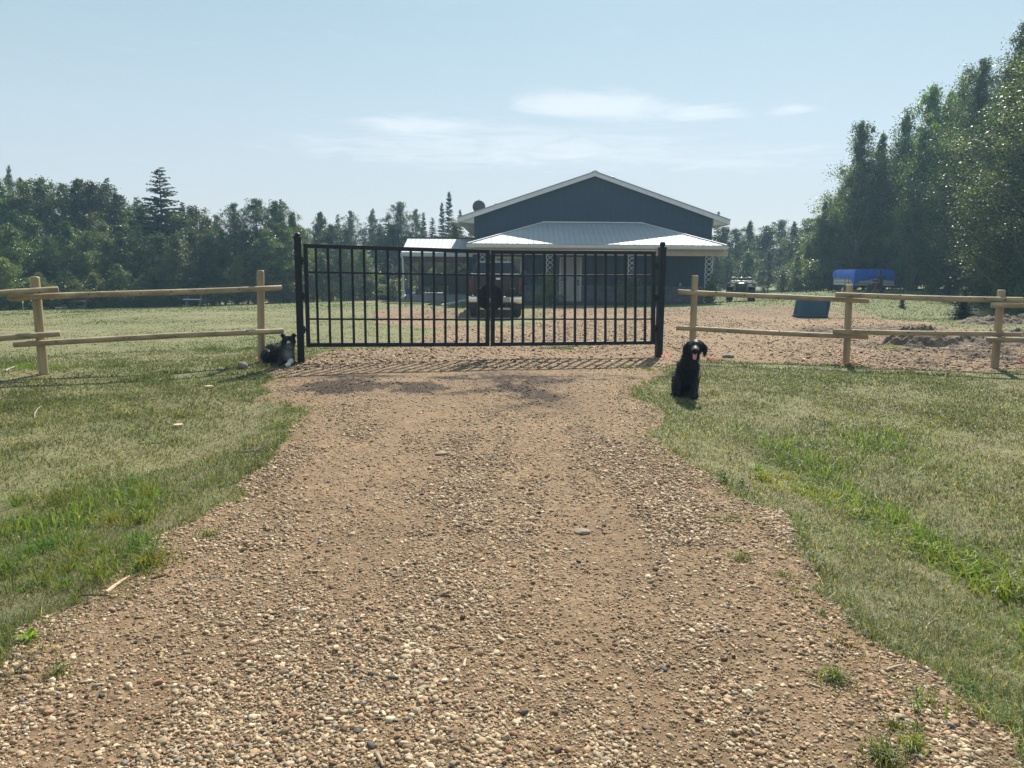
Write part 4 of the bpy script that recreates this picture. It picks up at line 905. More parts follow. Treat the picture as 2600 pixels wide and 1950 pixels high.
st = MB(); st.box((0, 1.1, .84), (.34, .75, .14)); av('seat', st, 'black', bevel=.05, smooth=40)
ax = MB()
for y in (.3, 1.5):
    for s in (-1, 1): ax.beam((s * .1, y, .42), (s * .4, y, .31), .05, .05)
av('suspension_arm', ax, 'black')

# ------------------------------------------------------------------ tent trailer under a tarp
M['tarp'] = plain('blue_tarpaulin', (.015, .14, .72), .42, .12, 3, .5, 9, spec=.5)
M['white'] = plain('white_aluminium_panel', (.66, .66, .64), .45, .05, 3)
M['stripe'] = plain('brown_stripe', (.18, .15, .13), .6, .1, 4)
CYd = 41.0; cq = P(2166.8, 741, CYd); czz = Hs(cq.x, CYd); ang = R(8)
tr = empty('tent_trailer', (cq.x, CYd, czz), 'folded white tent trailer covered with a bright blue tarp', 'trailer', rz=ang)
LX, LY = 2.3, 2.0; ztop = P(2166.8, 684, CYd).z - czz; zbot = P(2166.8, 724.5, CYd).z - czz
def tv(nm, mb, mt, par=tr, **k): return mb.build(nm, M[mt], par, world=False, **k)
bx_ = tv('body', MB().box((LX / 2, LY / 2, (zbot + zbot + (ztop - zbot) * .66) / 2), (LX, LY, (ztop - zbot) * .66)), 'white', bevel=.02)
hgt = ztop - zbot
for f in (.18, .36, .42): tv('stripe', MB().box((-.004, LY / 2, zbot + hgt * f), (.008, LY * .96, .022)), 'stripe', bx_)
tv('corner_trim', MB().box((LX / 2, -.004, zbot + hgt * .12), (LX * .97, .008, .03)), 'stripe', bx_)
for f in (.25, .42): tv('door_edge', MB().box((-.012, LY * f, zbot + hgt * .28), (.014, .03, hgt * .46)), 'stripe', bx_)
# tarp: ring with a wavy hem, folded down at the near corner
ring = []; n = 30
per = [(u * LX, 0) for u in np.linspace(0, 1, 22)[:-1]] + [(LX, u * LY) for u in np.linspace(0, 1, 14)[:-1]] + [(LX - u * LX, LY) for u in np.linspace(0, 1, 22)[:-1]] + [(0, LY - u * LY) for u in np.linspace(0, 1, 14)[:-1]]
vt, ft = [], []; K = len(per)
for lev in range(5):
    for k, (x, y) in enumerate(per):
        cx_, cy_ = x - LX / 2, y - LY / 2; outw = .035 + .02 * math.sin(k * 1.7 + lev)
        hem = zbot + hgt * (.44 + .025 * math.sin(k * .9) + .015 * math.sin(k * 2.3))
        if y == 0: hem -= hgt * .10
        d0 = math.hypot(x, y); hem -= hgt * .40 * max(0, 1 - d0 / .42) 
        f = lev / 3
        if lev < 4:
            z = hem + (ztop - .02 - hem) * f; ins = 0 if lev < 3 else .10
            ins = [0, .0, .02, .12][lev]
        else: z, ins = ztop + .015 * math.sin(k), .55
        sx_, sy_ = 1 + (outw * 2 - ins * 2) / LX, 1 + (outw * 2 - ins * 2) / LY
        vt.append((LX / 2 + cx_ * sx_, LY / 2 + cy_ * sy_, z))
for lev in range(4):
    for k in range(K): ft.append((lev * K + k, lev * K + (k + 1) % K, (lev + 1) * K + (k + 1) % K, (lev + 1) * K + k))
ft.append(tuple(4 * K + k for k in range(K)))
tv('tarp', MB().add(vt, ft), 'tarp', smooth=40)
fm = MB(); fm.box((LX / 2, LY / 2, zbot - .06), (LX * .95, LY * .8, .1)); fm.beam((LX, LY * .5, zbot - .06), (LX + 1.0, LY * .5, zbot - .1), .08, .1); tv('chassis', fm, 'black')
for s in (.12, LY - .12):
    wl = tv('wheel', MB().lathe((LX * .5, s, .27), [(.12, -.08), (.24, -.085), (.27, -.05), (.27, .05), (.24, .085), (.12, .08)], 20, 'x' if False else 'y'), 'tyre', smooth=40)
for x in (.15, LX - .15):
    for y in (.2, LY - .2): tv('stabilizer_jack', MB().beam((x, y, 0), (x, y, zbot - .05), .05, .05, (0, 1, 0)), 'black')
# small machine with a red handle before it
iq = P(2222, 741, 38.5); iz = Hs(iq.x, 38.5); im = empty('garden_machine', (iq.x, 38.5, iz), 'small dark machine with a red handle standing before the tarped trailer', 'machine')
M['redpaint'] = plain('red_paint', (.45, .03, .04), .4, .1, 8)
q = MB(); q.box((iq.x, 38.5, iz + .34), (.5, .4, .3)); q.box((iq.x + .22, 38.5, iz + .62), (.16, .3, .35)); q.lathe((iq.x - .1, 38.4, iz + .55), [(.14, 0), (.14, .1), (.05, .14)], 14); q.build('engine', M['black'], im, bevel=.02)
q = MB(); q.box((iq.x + .18, 38.5, iz + .65), (.09, .09, .9)); q.box((iq.x + .24, 38.5, iz + .78), (.36, .08, .07)); q.build('upright', M['black'], im)
q = MB(); q.tube([(iq.x - .16, 38.25, iz + .1), (iq.x - .08, 38.22, iz + .55)], .035, 8); q.build('handle', M['redpaint'], im)
for s in (-1, 1): MB().lathe((iq.x + s * .32, 38.5, iz + .2), [(.08, -.05), (.2, -.05), (.2, .05), (.08, .05)], 18, 'x').build('wheel', M['tyre'], im, smooth=40)

# blue bin in the yard
M['bin'] = plain('dark_blue_plastic', (.010, .050, .085), .42, .12, 3, .15, 18, spec=.4)
BY = 26.4; p0, p1 = P(2028, 806, BY), P(2113.5, 807.5, BY); ttop = P(2036, 754, BY).z; gz0 = Hs((p0.x + p1.x) / 2, BY)
bn = empty('plastic_bin', ((p0.x + p1.x) / 2, BY, gz0), 'dark blue plastic tub standing on the gravel behind the pole fence', 'bin')
lx_ = P(2035.5, 764, BY).x; rx_ = P(2117.5, 770, BY).x; kx = (ttop - gz0)
bb = MB(); z0_, z1_ = gz0 - .03, ttop
def ringp(x0, x1, y0, y1, z, r_=.34):
    pts = []
    for k in range(20):
        a = 2 * math.pi * k / 20; pts.append(((x0 + x1) / 2 + (x1 - x0) / 2 * math.copysign(abs(math.cos(a)) ** .85, math.cos(a)), (y0 + y1) / 2 + (y1 - y0) / 2 * math.copysign(abs(math.sin(a)) ** .85, math.sin(a)), z))
    return pts
sh = .12
levels = [ringp(p0.x - .0, p1.x, BY, BY + 1.0, z0_), ringp(p0.x + .01, p1.x + .0, BY + .012, BY + .99, z0_ + .06), ringp(p0.x + sh * .9, p1.x + sh * .75, BY + .07, BY + .95, z1_ - .04), ringp(p0.x + sh + .03, p1.x + sh * .8 - .03, BY + .1, BY + .92, z1_)]
vv = [v for l_ in levels for v in l_]; ff = []
for i in range(3):
    for k in range(20): ff.append((i * 20 + k, i * 20 + (k + 1) % 20, (i + 1) * 20 + (k + 1) % 20, (i + 1) * 20 + k))
ff += [tuple(range(20))[::-1], tuple(60 + k for k in range(20))]
bb.add(vv, ff); bb.build('body', M['bin'], bn, smooth=50)
rm = [Vector(v) + Vector((0, 0, .085)) for v in levels[0]]; MB().tube(rm + rm[:2], .022, 8, False).build('rim', M['bin'], bn, smooth=60)
# ------------------------------------------------------------------ trees
def quads_from(c, d, nrm, ln, wd):
    """diamond leaves: base, side, tip, side"""
    s = np.cross(d, nrm); s /= np.linalg.norm(s, axis=1, keepdims=True) + 1e-9
    v = np.stack([c - d * (ln / 2)[:, None], c + s * (wd / 2)[:, None], c + d * (ln / 2)[:, None], c - s * (wd / 2)[:, None]], 1)
    return v.reshape(-1, 3), np.arange(len(c) * 4).reshape(-1, 4)
def unit(v): return v / (np.linalg.norm(v, axis=1, keepdims=True) + 1e-9)
LEAF_G = np.array([(.060, .105, .036), (.078, .13, .042), (.050, .088, .036), (.10, .145, .046), (.062, .095, .046), (.115, .14, .048)])
def leafcol(rg, n, tint=(1, 1, 1), clump=None):
    c = LEAF_G[rg.integers(0, len(LEAF_G), n)] * rg.uniform(.75, 1.3, (n, 1)) * np.array(tint)
    return c if clump is None else c * clump[:, None]
def crown_mesh(name, c, d, nrm, ln, wd, col, mat):
    v, f = quads_from(c, d, nrm, ln, wd); return mesh_np(name, v, [f], mat, np.repeat(col, 4, 0))
def branchy(seed, h, rad, base, nb, profile, upang, trunk_r, wig=.25):
    """trunk and limbs; returns the wood and sample points (pos, outward, clump id) for foliage"""
    rg = np.random.default_rng(seed); rd = random.Random(seed)
    w = MB(); tp = []; ox = oy = 0
    for k in range(9):
        t_ = k / 8; tp.append(Vector((ox, oy, h * t_ - .15 * (k == 0)))); ox += rd.uniform(-1, 1) * wig * h / 40; oy += rd.uniform(-1, 1) * wig * h / 40
    w.tube(tp, [trunk_r * (1 - .93 * (k / 8)) + .008 for k in range(9)], 8)
    def tpos(t_):
        k = min(7, int(t_ * 8)); return tp[k].lerp(tp[k + 1], t_ * 8 - k)
    tips = []
    for i in range(nb):
        s = (i + rd.uniform(0, .9)) / nb; t_ = base + (.985 - base) * s; L_ = rad * profile(s) * rd.uniform(.42, 1.25)
        if L_ < .09: L_ = .09
        az = i * 2.39996 + rd.uniform(-.5, .5); ua = R(upang(s)) + rd.uniform(-.2, .2)
        p = tpos(t_); pts = [p]; d = Vector((math.cos(az) * math.cos(ua), math.sin(az) * math.cos(ua), math.sin(ua)))
        for k in range(4):
            d = (d + Vector((rd.uniform(-.18, .18), rd.uniform(-.18, .18), rd.uniform(-.05, .22)))).normalized(); pts.append(pts[-1] + d * L_ / 4)
        br = max(.008, trunk_r * .35 * (1 - s) + .006); w.tube(pts, [br, br * .8, br * .6, br * .4, br * .2], 5, False)
        for k in range(1, 5):
            for _ in range(2 if k < 4 else 3):
                q = pts[k - 1].lerp(pts[k], rd.uniform(.2, 1)); a = rd.uniform(0, 6.28); sd = (Vector((math.cos(a), math.sin(a), rd.uniform(-.1, .7)))).normalized() * L_ * rd.uniform(.14, .34)
                if L_ > .6: w.tube([q, q + sd], [.008, .003], 4, False)
                tips.append((*(q + sd), *(q + sd * .5), L_))
        tips.append((*pts[-1], *pts[-2], L_))
    return w, np.array(tips), rg
def make_broadleaf(seed, h, rad, base, nb, nleaf, leaf, profile, upang, trunk_r, tint, spread=.3, flat=.5, barkm='bark_pale', vert=.8, lm='leaf'):
    w, tips, rg = branchy(seed, h, rad, base, nb, profile, upang, trunk_r)
    wgt = (rg.gamma(.5, 1, len(tips)) + .08) * (tips[:, 6] + .12); k = rg.choice(len(tips), nleaf, p=wgt / wgt.sum()); clump = rg.uniform(.6, 1.4, len(tips)); size = rg.uniform(.45, 1.35, len(tips)) * np.clip(.22 + .62 * tips[:, 6] / rad, 0, 1.1)
    c = tips[k, :3] + rg.normal(0, 1, (nleaf, 3)) * (spread * size[k])[:, None] * np.array([1, 1, vert])
    d = unit(rg.normal(0, 1, (nleaf, 3)) + np.array([0, 0, -.45])); nrm = unit(rg.normal(0, 1, (nleaf, 3)) + np.array([0, 0, flat]))
    ln = leaf * rg.uniform(.65, 1.3, nleaf)
    return w.mesh('trunk', smooth=60), crown_mesh('crown', c, d, nrm, ln, ln * .72, leafcol(rg, nleaf, tint, clump[k]), M[lm]), M[barkm]
def make_spruce(seed, h, rad, tint=(.8, .9, 1.0), step=.27, per=8, base=.05, droop=.38, gap=.0, wid=.30):
    rg = np.random.default_rng(seed); rd = random.Random(seed); w = MB()
    w.tube([(0, 0, -.15), (0, 0, h * .5), (0, 0, h * .985)], [.011 * h + .05, .007 * h + .02, .01], 8)
    C_, D_, N_, Ln, Wd, Cl = [], [], [], [], [], []
    z = h * base
    while z < h * .985:
        s = z / h; L0 = rad * (1 - s) ** .82 + .10; nbr = max(4, int(per * (.6 + .5 * (1 - s)))); a0 = rd.uniform(0, 6.28)
        for i in range(nbr):
            if rd.random() < gap: continue
            az = a0 + 6.283 * i / nbr + rd.uniform(-.3, .3); L_ = L0 * rd.uniform(.68, 1.12); dr = droop * (1 - s) + rd.uniform(-.12, .12) - .25 * s
            zj = z; z = zj + rd.uniform(-.16, .16); hd_ = np.array([math.cos(az), math.sin(az), 0]); side = np.array([-math.sin(az), math.cos(az), 0]); n_ = max(3, int(L_ / .16)); cl = rd.uniform(.7, 1.25)
            w.tube([(0, 0, z), (hd_[0] * L_ * .9, hd_[1] * L_ * .9, z - dr * L_ * .75)], [.018, .005], 4, False)
            for j in range(n_):
                u = (j + .6) / n_; p = np.array([0, 0, z]) + hd_ * L_ * u + np.array([0, 0, -dr * L_ * u * (1.15 - .45 * u)])
                for sgn in (-1, 1, 0):
                    l2 = (wid * L_ * (1 - u * .75) + .10) * rd.uniform(.75, 1.2)
                    dd = hd_ * (.75 if sgn else 1) + side * sgn * .8 + np.array([0, 0, -.42 + rd.uniform(-.35, .25)]); dd = dd / np.linalg.norm(dd)
                    C_.append(p + dd * l2 * .4); D_.append(dd); N_.append(np.array([rd.uniform(-1, 1), rd.uniform(-1, 1), rd.uniform(-.2, 1)])); Ln.append(l2); Wd.append(.085 + .16 * l2); Cl.append(cl * rd.uniform(.8, 1.2))
            z = zj
        z += step * rd.uniform(.75, 1.2) * (.55 + .6 * (1 - s))
    C_, D_, N_ = np.array(C_), np.array(D_), unit(np.array(N_)); Ln, Wd = np.array(Ln), np.array(Wd)
    col = np.array((.036, .060, .040)) * np.array(tint) * np.array(Cl)[:, None]
    return w.mesh('trunk', smooth=60), crown_mesh('crown', C_, D_, N_, Ln, Wd, col, M['needle']), M['bark']
def make_pine(seed, h, rad, tint=(1, 1, 1), base=.12, nb=44, ntuft=2600, spread=.22):
    prof = lambda s: max(.10, (1 - s ** 1.9) ** .85 * (.65 + .4 * min(1, s * 3.2)))
    w, tips, rg = branchy(seed, h, rad, base, nb, prof, lambda s: 8 + 48 * s, .012 * h + .05)
    wgt = (rg.gamma(.9, 1, len(tips)) + .1) * (tips[:, 6] + .15); k = rg.choice(len(tips), ntuft, p=wgt / wgt.sum()); c0 = tips[k, :3] + rg.normal(0, spread, (ntuft, 3)) * np.array([1, 1, .6]) * np.clip(.2 + .9 * tips[k, 6:7] / rad, 0, 1.1)
    outw = unit(tips[k, :3] - tips[k, 3:6] + 1e-6); clump = rg.uniform(.7, 1.3, len(tips)); m_ = 7
    c = np.repeat(c0, m_, 0); d = unit(np.repeat(outw, m_, 0) * .7 + rg.normal(0, .75, (ntuft * m_, 3)) + np.array([0, 0, .35])); n_ = ntuft * m_
    ln = rg.uniform(.13, .26, n_); c = c + d * ln[:, None] * .5
    col = np.array((.058, .092, .046)) * np.array(tint) * (np.repeat(clump[k], m_) * rg.uniform(.75, 1.25, n_))[:, None]
    return w.mesh('trunk', smooth=60), crown_mesh('crown', c, d, unit(rg.normal(0, 1, (n_, 3))), ln, np.full(n_, .035), col, M['needle']), M['bark']
asp = lambda s: max(.14, (1 - s ** 2.6) ** .85 * min(1, .62 + 1.8 * s))
rnd = lambda s: max(.12, (1 - s ** 2.4) ** .8 * min(1, .6 + 1.6 * s))
bsh = lambda s: max(.15, (1 - s ** 2) ** .5)
KIND = {  # every variant is built once, 10 m (or its own height) tall, and its copies are scaled
 'aspen': [make_broadleaf(101 + k, 10, 2.6, .03, 80, 30000, .098, asp, lambda s: 38 + 40 * s, .10, (1.1, 1.12, 1.0), .26, .3, vert=1.15, lm='aspenleaf') for k in range(3)],
 'near_aspen': [make_broadleaf(151 + k, 10, 2.7, .03, 90, 52000, .062, asp, lambda s: 38 + 40 * s, .10, (1.0, 1.0, 1.0), .26, .3, vert=1.15, lm='aspenleaf') for k in range(2)],
 'poplar': [make_broadleaf(201 + k, 10, 3.5, .04, 66, 24000, .15, rnd, lambda s: 22 + 46 * s, .13, (1.0, 1.0, .95), .34, .5) for k in range(3)],
 'willow': [make_broadleaf(301 + k, 6, 2.3, .05, 50, 11000, .13, bsh, lambda s: 30 + 40 * s, .08, (1.15, 1.1, .9), .34, .4) for k in range(2)],
 'shrub': [make_broadleaf(401 + k, 2, 1.15, .03, 34, 4200, .085, bsh, lambda s: 35 + 40 * s, .03, (1.15, 1.15, .9), .2, .4, 'bark') for k in range(2)],
 'spruce': [make_spruce(501, 10, 2.0), make_spruce(502, 10, 1.7, step=.17, per=6), make_spruce(503, 10, 3.1, step=.33, gap=.14, droop=.22, per=9)],
 'pine': [make_pine(601 + k, 10, 3.2, (1.0, 1.0, 1.0), nb=56, ntuft=3600, spread=.26) for k in range(3)],
}
HT = {'near_aspen': 10, 'aspen': 10, 'poplar': 10, 'willow': 6, 'shrub': 2, 'spruce': 10, 'pine': 10}
PROTO = {}
def plant(kind, var, px, py_top, Y, label=None, group=None, name=None, cat='tree', wide=1.0, gpy=None, X=None):
    tp = P(px, py_top, Y); x = tp.x if X is None else X; gz_ = Hs(x, Y); h_ = max(.3, tp.z - gz_)
    tm, cm, bk = KIND[kind][var % len(KIND[kind])]
    nm = name or {'aspen': 'aspen_tree', 'near_aspen': 'aspen_tree', 'poplar': 'poplar_tree', 'willow': 'willow_tree', 'shrub': 'shrub', 'spruce': 'spruce_tree', 'pine': 'pine_tree'}[kind]
    r_ = empty(nm, (x, Y, gz_ - .05), label, cat, group, rz=random.uniform(0, 6.28)); s = h_ / HT[kind]
    ws = s * wide * random.uniform(.94, 1.06); r_.scale = (ws, ws, s)
    if not tm.materials: tm.materials.append(bk)
    link('trunk', tm, None, r_); link('crown', cm, None, r_)
    return r_
LW, RW, BW = 'trees of the wood beyond the lawn', 'trees of the aspen stand beside the trailer', 'trees far behind the house'
# skyline of the wood at the left, beyond the lawn
SK = [
 ('spruce', 2, 403, 417, 50, 1.15, 'tallest dark spruce with open branches, rising alone above the wood'),
 ('spruce', 0, 270, 446, 53, .9, 'small pointed spruce top on the skyline before the tallest spruce'),
 ('pine', 1, 18, 428, 52, .55, 'thin ragged treetop above the wood at the photo edge'),
 ('spruce', 1, 50, 444, 52, .8, 'narrow dark spruce tip next to the thin ragged treetop'),
 ('spruce', 1, 462, 508, 53, .9, 'low spruce tip just past the tallest spruce'),
 ('pine', 0, 592, 512, 48, 1.0, 'rounded pine at the near shoulder of the clump above the fence end'),
 ('pine', 2, 648, 503, 48, 1.05, 'tallest rounded pine in the clump above the fence end'),
 ('poplar', 1, 700, 512, 49, .8, 'leafy treetop at the far shoulder of the clump above the fence end'),
 ('spruce', 1, 712, 500, 51, .7, 'thin spruce tip poking out of the rounded clump behind the gate post'),
 ('poplar', 2, 742, 540, 50, .8, 'sloping leafy tree directly behind the ball-topped gate post'),
 ('poplar', 0, 812, 540, 60, .7, 'pale leafy treetop in the gap past the gate post'),
 ('spruce', 0, 857, 540, 62, 1.0, 'dense bluish spruce above the gate leaf'),
 ('pine', 0, 890, 532, 62, .75, 'feathery pine top beside the dense bluish spruce'),
 ('pine', 1, 942, 535, 60, .9, 'broad pine top over the middle of the gate leaf'),
 ('pine', 2, 1015, 512, 58, .9, 'ragged tall pine with upswept branches above the shelter'),
 ('spruce', 0, 985, 535, 62, 1.1, 'dark spruce half hidden by the ragged tall pine'),
 ('pine', 0, 1056, 528, 62, .7, 'thin feathery pine between the ragged pine and the twin spires'),
 ('spruce', 1, 1075, 535, 63, .8, 'slim spruce just before the twin spires'),
 ('spruce', 1, 1140, 482, 62, .8, 'tallest spire-shaped spruce near the house roof'),
 ('spruce', 1, 1122, 510, 63, .7, 'shorter spire touching the tallest spire-shaped spruce'),
 ('spruce', 1, 1168, 528, 63, .7, 'small spire between the tallest spire and the round dish'),
 ('spruce', 0, 1098, 548, 62, 1.0, 'bushy spruce at the foot of the two spires'),
 ('willow', 0, 1152, 578, 50, .75, 'rounded yellow-green tree just above the shelter roof'),
 ('spruce', 1, 1825, 533, 70, .8, 'tiny spruce tip just past the house eave'),
 ('spruce', 1, 1258, 512, 60, .5, 'spruce tip hardly showing over the sloping house roof'),
]
for (kd, v, px, py, Y, wd, lb) in SK: plant(kd, v, px, py, Y, lb, wide=wd)
# the leafy mass of that wood
mass = [(-150, 470, 48), (-70, 465, 49), (0, 460, 50), (60, 458, 51), (110, 456, 50), (150, 458, 52), (195, 460, 51), (230, 468, 51), (262, 480, 52), (300, 492, 52), (340, 500, 52), (360, 520, 50), (440, 535, 52), (480, 525, 53), (520, 542, 53), (556, 548, 54), (445, 540, 50),
        (-60, 560, 44), (20, 575, 42), (70, 545, 44), (120, 600, 43), (170, 560, 45), (215, 590, 44), (262, 560, 46), (310, 590, 45), (352, 570, 46), (400, 585, 46), (440, 600, 45), (482, 590, 47), (530, 600, 47), (572, 580, 47), (625, 590, 47), (672, 585, 47), (722, 590, 48), (770, 580, 52)]
wl = 'leafy tree crowded among its like in the wood beyond the lawn'
for i, (px, py, Y) in enumerate(mass):
    plant('poplar' if i % 5 else 'pine', i, px + random.uniform(-8, 8), py + random.uniform(-8, 8), Y, wl, LW, wide=random.uniform(.85, 1.15))
low = [(-90, 640, 39), (10, 660, 39.5), (95, 690, 40.5), (165, 680, 41.5), (235, 700, 42), (300, 670, 43), (365, 690, 43.5), (425, 670, 44.5), (480, 690, 45), (540, 680, 45.5), (600, 660, 46), (655, 690, 46.5), (705, 660, 47), (755, 690, 47.5), (815, 640, 49), (870, 620, 50), (925, 640, 50)]
for i, (px, py, Y) in enumerate(low):
    plant(['pine', 'willow', 'poplar'][i % 3], i, px, py, Y, 'lower bushy tree at the front edge of the wood beyond the lawn', 'low trees along the lawn edge', wide=1.15)
mid2 = [(800, 590, 55), (838, 575, 56), (880, 585, 56), (925, 578, 57), (965, 580, 57), (1000, 575, 57), (1040, 580, 57), (1075, 590, 57), (1110, 600, 57), (1150, 600, 58), (1195, 590, 58), (980, 640, 52), (1030, 650, 53), (1080, 645, 53), (1130, 640, 54), (1180, 640, 54), (1225, 620, 56), (1240, 580, 60)]
for i, (px, py, Y) in enumerate(mid2):
    plant(['pine', 'poplar', 'pine', 'spruce'][i % 4], i, px, py + random.uniform(-8, 8), Y, 'hazy mixed tree in the belt behind the patio shelter and gate', 'trees behind the patio shelter', wide=1.1)
# behind the house, right of it
back = [(1790, 585, 64), (1835, 572, 64), (1870, 578, 63), (1905, 566, 65), (1945, 570, 65), (1985, 562, 66), (2020, 560, 64), (2055, 556, 62), (2085, 552, 60), (1850, 640, 58), (1900, 645, 57), (1955, 640, 57), (2010, 630, 55), (2050, 640, 53), (1820, 650, 58)]
for i, (px, py, Y) in enumerate(back):
    plant(['aspen', 'poplar', 'pine'][i % 3] if i < 9 else ['pine', 'willow', 'pine'][i % 3], i, px, py + random.uniform(-6, 6), Y, 'hazy blue-green tree in the belt between house and aspen stand', BW, wide=1.25)
# aspen stand at the right
ST = [
 (2098, 508, 47, .9, 'slim young aspen at the outer end of the aspen stand'),
 (2140, 560, 46, 1.1, 'low aspen with glinting leaves between the slim sapling and the spindly pair'),
 (2195, 308, 45, 1.0, 'tall aspen with ragged spire above the tarped trailer'),
 (2243, 338, 45, .85, 'slim aspen beside the ragged spire, a little lower'),
 (2300, 288, 44, 1.0, 'pale loose-topped aspen third in the rising row'),
 (2368, 218, 42, .95, 'dark aspen with pointed top midway up the rising row'),
 (2418, 232, 40, 1.0, 'broad aspen beside the dark pointed one'),
 (2452, 205, 39, .8, 'aspen with small dark pointed head above the row'),
 (2515, 150, 36, 1.0, 'loose leafy aspen second from the tallest'),
 (2592, 78, 33, 1.0, 'tallest aspen, cut off by the photo edge'),
 (2350, 330, 40.5, .9, 'bushy aspen filling the gap below the pale loose-topped one'),
 (2480, 250, 37, .9, 'dense dark aspen below the small dark head'),
]
for i, (px, py, Y, wd, lb) in enumerate(ST): plant('aspen' if Y > 37.5 else 'near_aspen', i, px, py, Y, lb, wide=wd)
fill = [(2075, 590, 48), (2115, 600, 46.5), (2028, 640, 47), (2055, 610, 48), (2085, 545, 49), (2125, 545, 49), (2150, 470, 48), (2170, 420, 48.5), (2165, 480, 47), (2215, 430, 48), (2270, 420, 46), (2325, 400, 46), (2390, 330, 44), (2440, 320, 43), (2500, 290, 41), (2560, 220, 38), (2640, 90, 31), (2620, 210, 35), (2700, 60, 29), (2780, 80, 28), (2870, 60, 26), (2960, 80, 25), (2230, 560, 44.5), (2290, 540, 43.5), (2340, 520, 42), (2400, 500, 40), (2450, 470, 38), (2510, 430, 35), (2560, 400, 33), (2610, 380, 31), (2670, 400, 29),
        (2180, 620, 45), (2640, 560, 28.5), (2560, 560, 31.5), (2490, 580, 34.5), (2430, 600, 37), (2370, 610, 39.5)]
for i, (px, py, Y) in enumerate(fill):
    plant('aspen' if Y > 37.5 else 'near_aspen', i + 1, px, py, Y, 'aspen packed inside the dark stand behind the trailer and small spruces', RW, wide=1.45)
# shrubs along the foot of the stand
sh_ = [(2030, 690, 46), (2062, 670, 45), (2095, 680, 46), (2130, 690, 46), (2160, 690, 46), (2240, 680, 46), (2290, 690, 44), (2310, 710, 40), (2370, 715, 37), (2410, 715, 35.5), (2455, 720, 33.5), (2500, 725, 31.5), (2550, 725, 29.5), (2600, 730, 28), (2655, 735, 26.5), (1985, 725, 52), (1940, 728, 53), (1900, 730, 54), (1990, 690, 50)]
for i, (px, py, Y) in enumerate(sh_):
    plant('shrub', i, px, py, Y, 'shrubby growth along the foot of the trees behind the trailer and grassy slope', 'shrubs along the foot of the aspen stand', cat='shrub', wide=1.3)
sh2 = [(px, 700 + random.uniform(-15, 12), 41.5 + (px + 100) * .0098) for px in range(-70, 800, 48)] + [(px, 735 + random.uniform(-15, 12), 38.5 + (px + 100) * .0098) for px in range(-80, 800, 52)] + [(840, 725, 48.5), (890, 722, 49), (940, 715, 49.5), (1000, 715, 50)]
for i, (px, py, Y) in enumerate(sh2):
    plant('shrub', i, px, py, Y, 'dark shrubby growth at the foot of the wood where the lawn ends', 'shrubs where the lawn ends', cat='shrub', wide=1.7)
# small spruces on the slope
plant('spruce', 1, 2294, 730, 30, 'small dark spruce sapling on the grassy slope below the trailer', cat='tree', wide=1.3)
plant('spruce', 2, 2452, 722, 22.5, 'larger young spruce with spreading tips by the turned soil', cat='tree', wide=1.55)
# shrubs climbing the porch columns
for (px, py, wd, lb) in ((1396, 708, 2.2, 'dark climbing shrub at the porch column beside the door'), (1603, 712, 2.2, 'dark climbing shrub at the porch column by the gate post'), (1806, 722, 2.0, 'dark leafy shrub at the last porch column, next to the quad bike')):
    plant('shrub', 0, px, py, YE - .05, lb, 'shrubs at the porch columns', cat='shrub', wide=.62 * wd)
    c_ = plant('shrub', 1, px + 3, py - 18, YE + .28, lb.replace('dark', 'slender', 1).replace('leafy shrub', 'leafy vine').replace('climbing shrub', 'vine'), 'vines on the porch columns', name='vine', cat='vine', wide=.30)
# ------------------------------------------------------------------ earth heaps
M['loam'] = plain('dark_loose_loam', (.16, .115, .08), .95, .3, 5, 1.0, 25, col2=(.05, .036, .027))
def heap(name, cx, cy, lx, ly, hz, seed, label):
    n, m_ = 170, 90; xs = np.linspace(-1, 1, n); ys = np.linspace(-1, 1, m_); U, Vv = np.meshgrid(xs, ys); X, Y = cx + U * lx / 2, cy + Vv * ly / 2
    k = np.clip(1 - (np.abs(U) ** 3 + np.abs(Vv) ** 2.2), 0, 1) ** .7; nzz = fbm(X * 1.3, Y * 1.6, 4, seed, .6); n2_ = fbm(X * 5, Y * 5, 6, seed + 3, .78)
    Z = H(X, Y) - .05 + .05 * k + k * hz * (.15 + 1.25 * sstep(.3, .72, nzz)) + k * (n2_ - .5) * .38
    v = np.stack([X, Y, Z], -1).reshape(-1, 3); i = (np.arange(m_ - 1)[:, None] * n + np.arange(n - 1)[None]).ravel()
    o = link(name, mesh_np(name, v - np.array([cx, cy, 0]), [np.stack([i, i + 1, i + n + 1, i + n], -1)], M['loam'], smooth=True), None); o.location = (cx, cy, 0)
    tag(o, label, 'earth heap')
q = P(2480, 870, 16.2); heap('earth_heap', q.x + .9, 16.3, 5.6, 2.4, .14, 5, 'low heap of dark turned soil just behind the last fence span')
q = P(2560, 830, 20.5); heap('earth_heap', q.x + .9, 20.6, 4.6, 1.5, .18, 15, 'farther ridge of brown soil at the foot of the grassy slope')
q = P(2370, 872, 16.0); heap('earth_heap', q.x - .3, 16.0, 1.5, 1.2, .24, 25, 'pointed sandy end heap beside the turned soil')
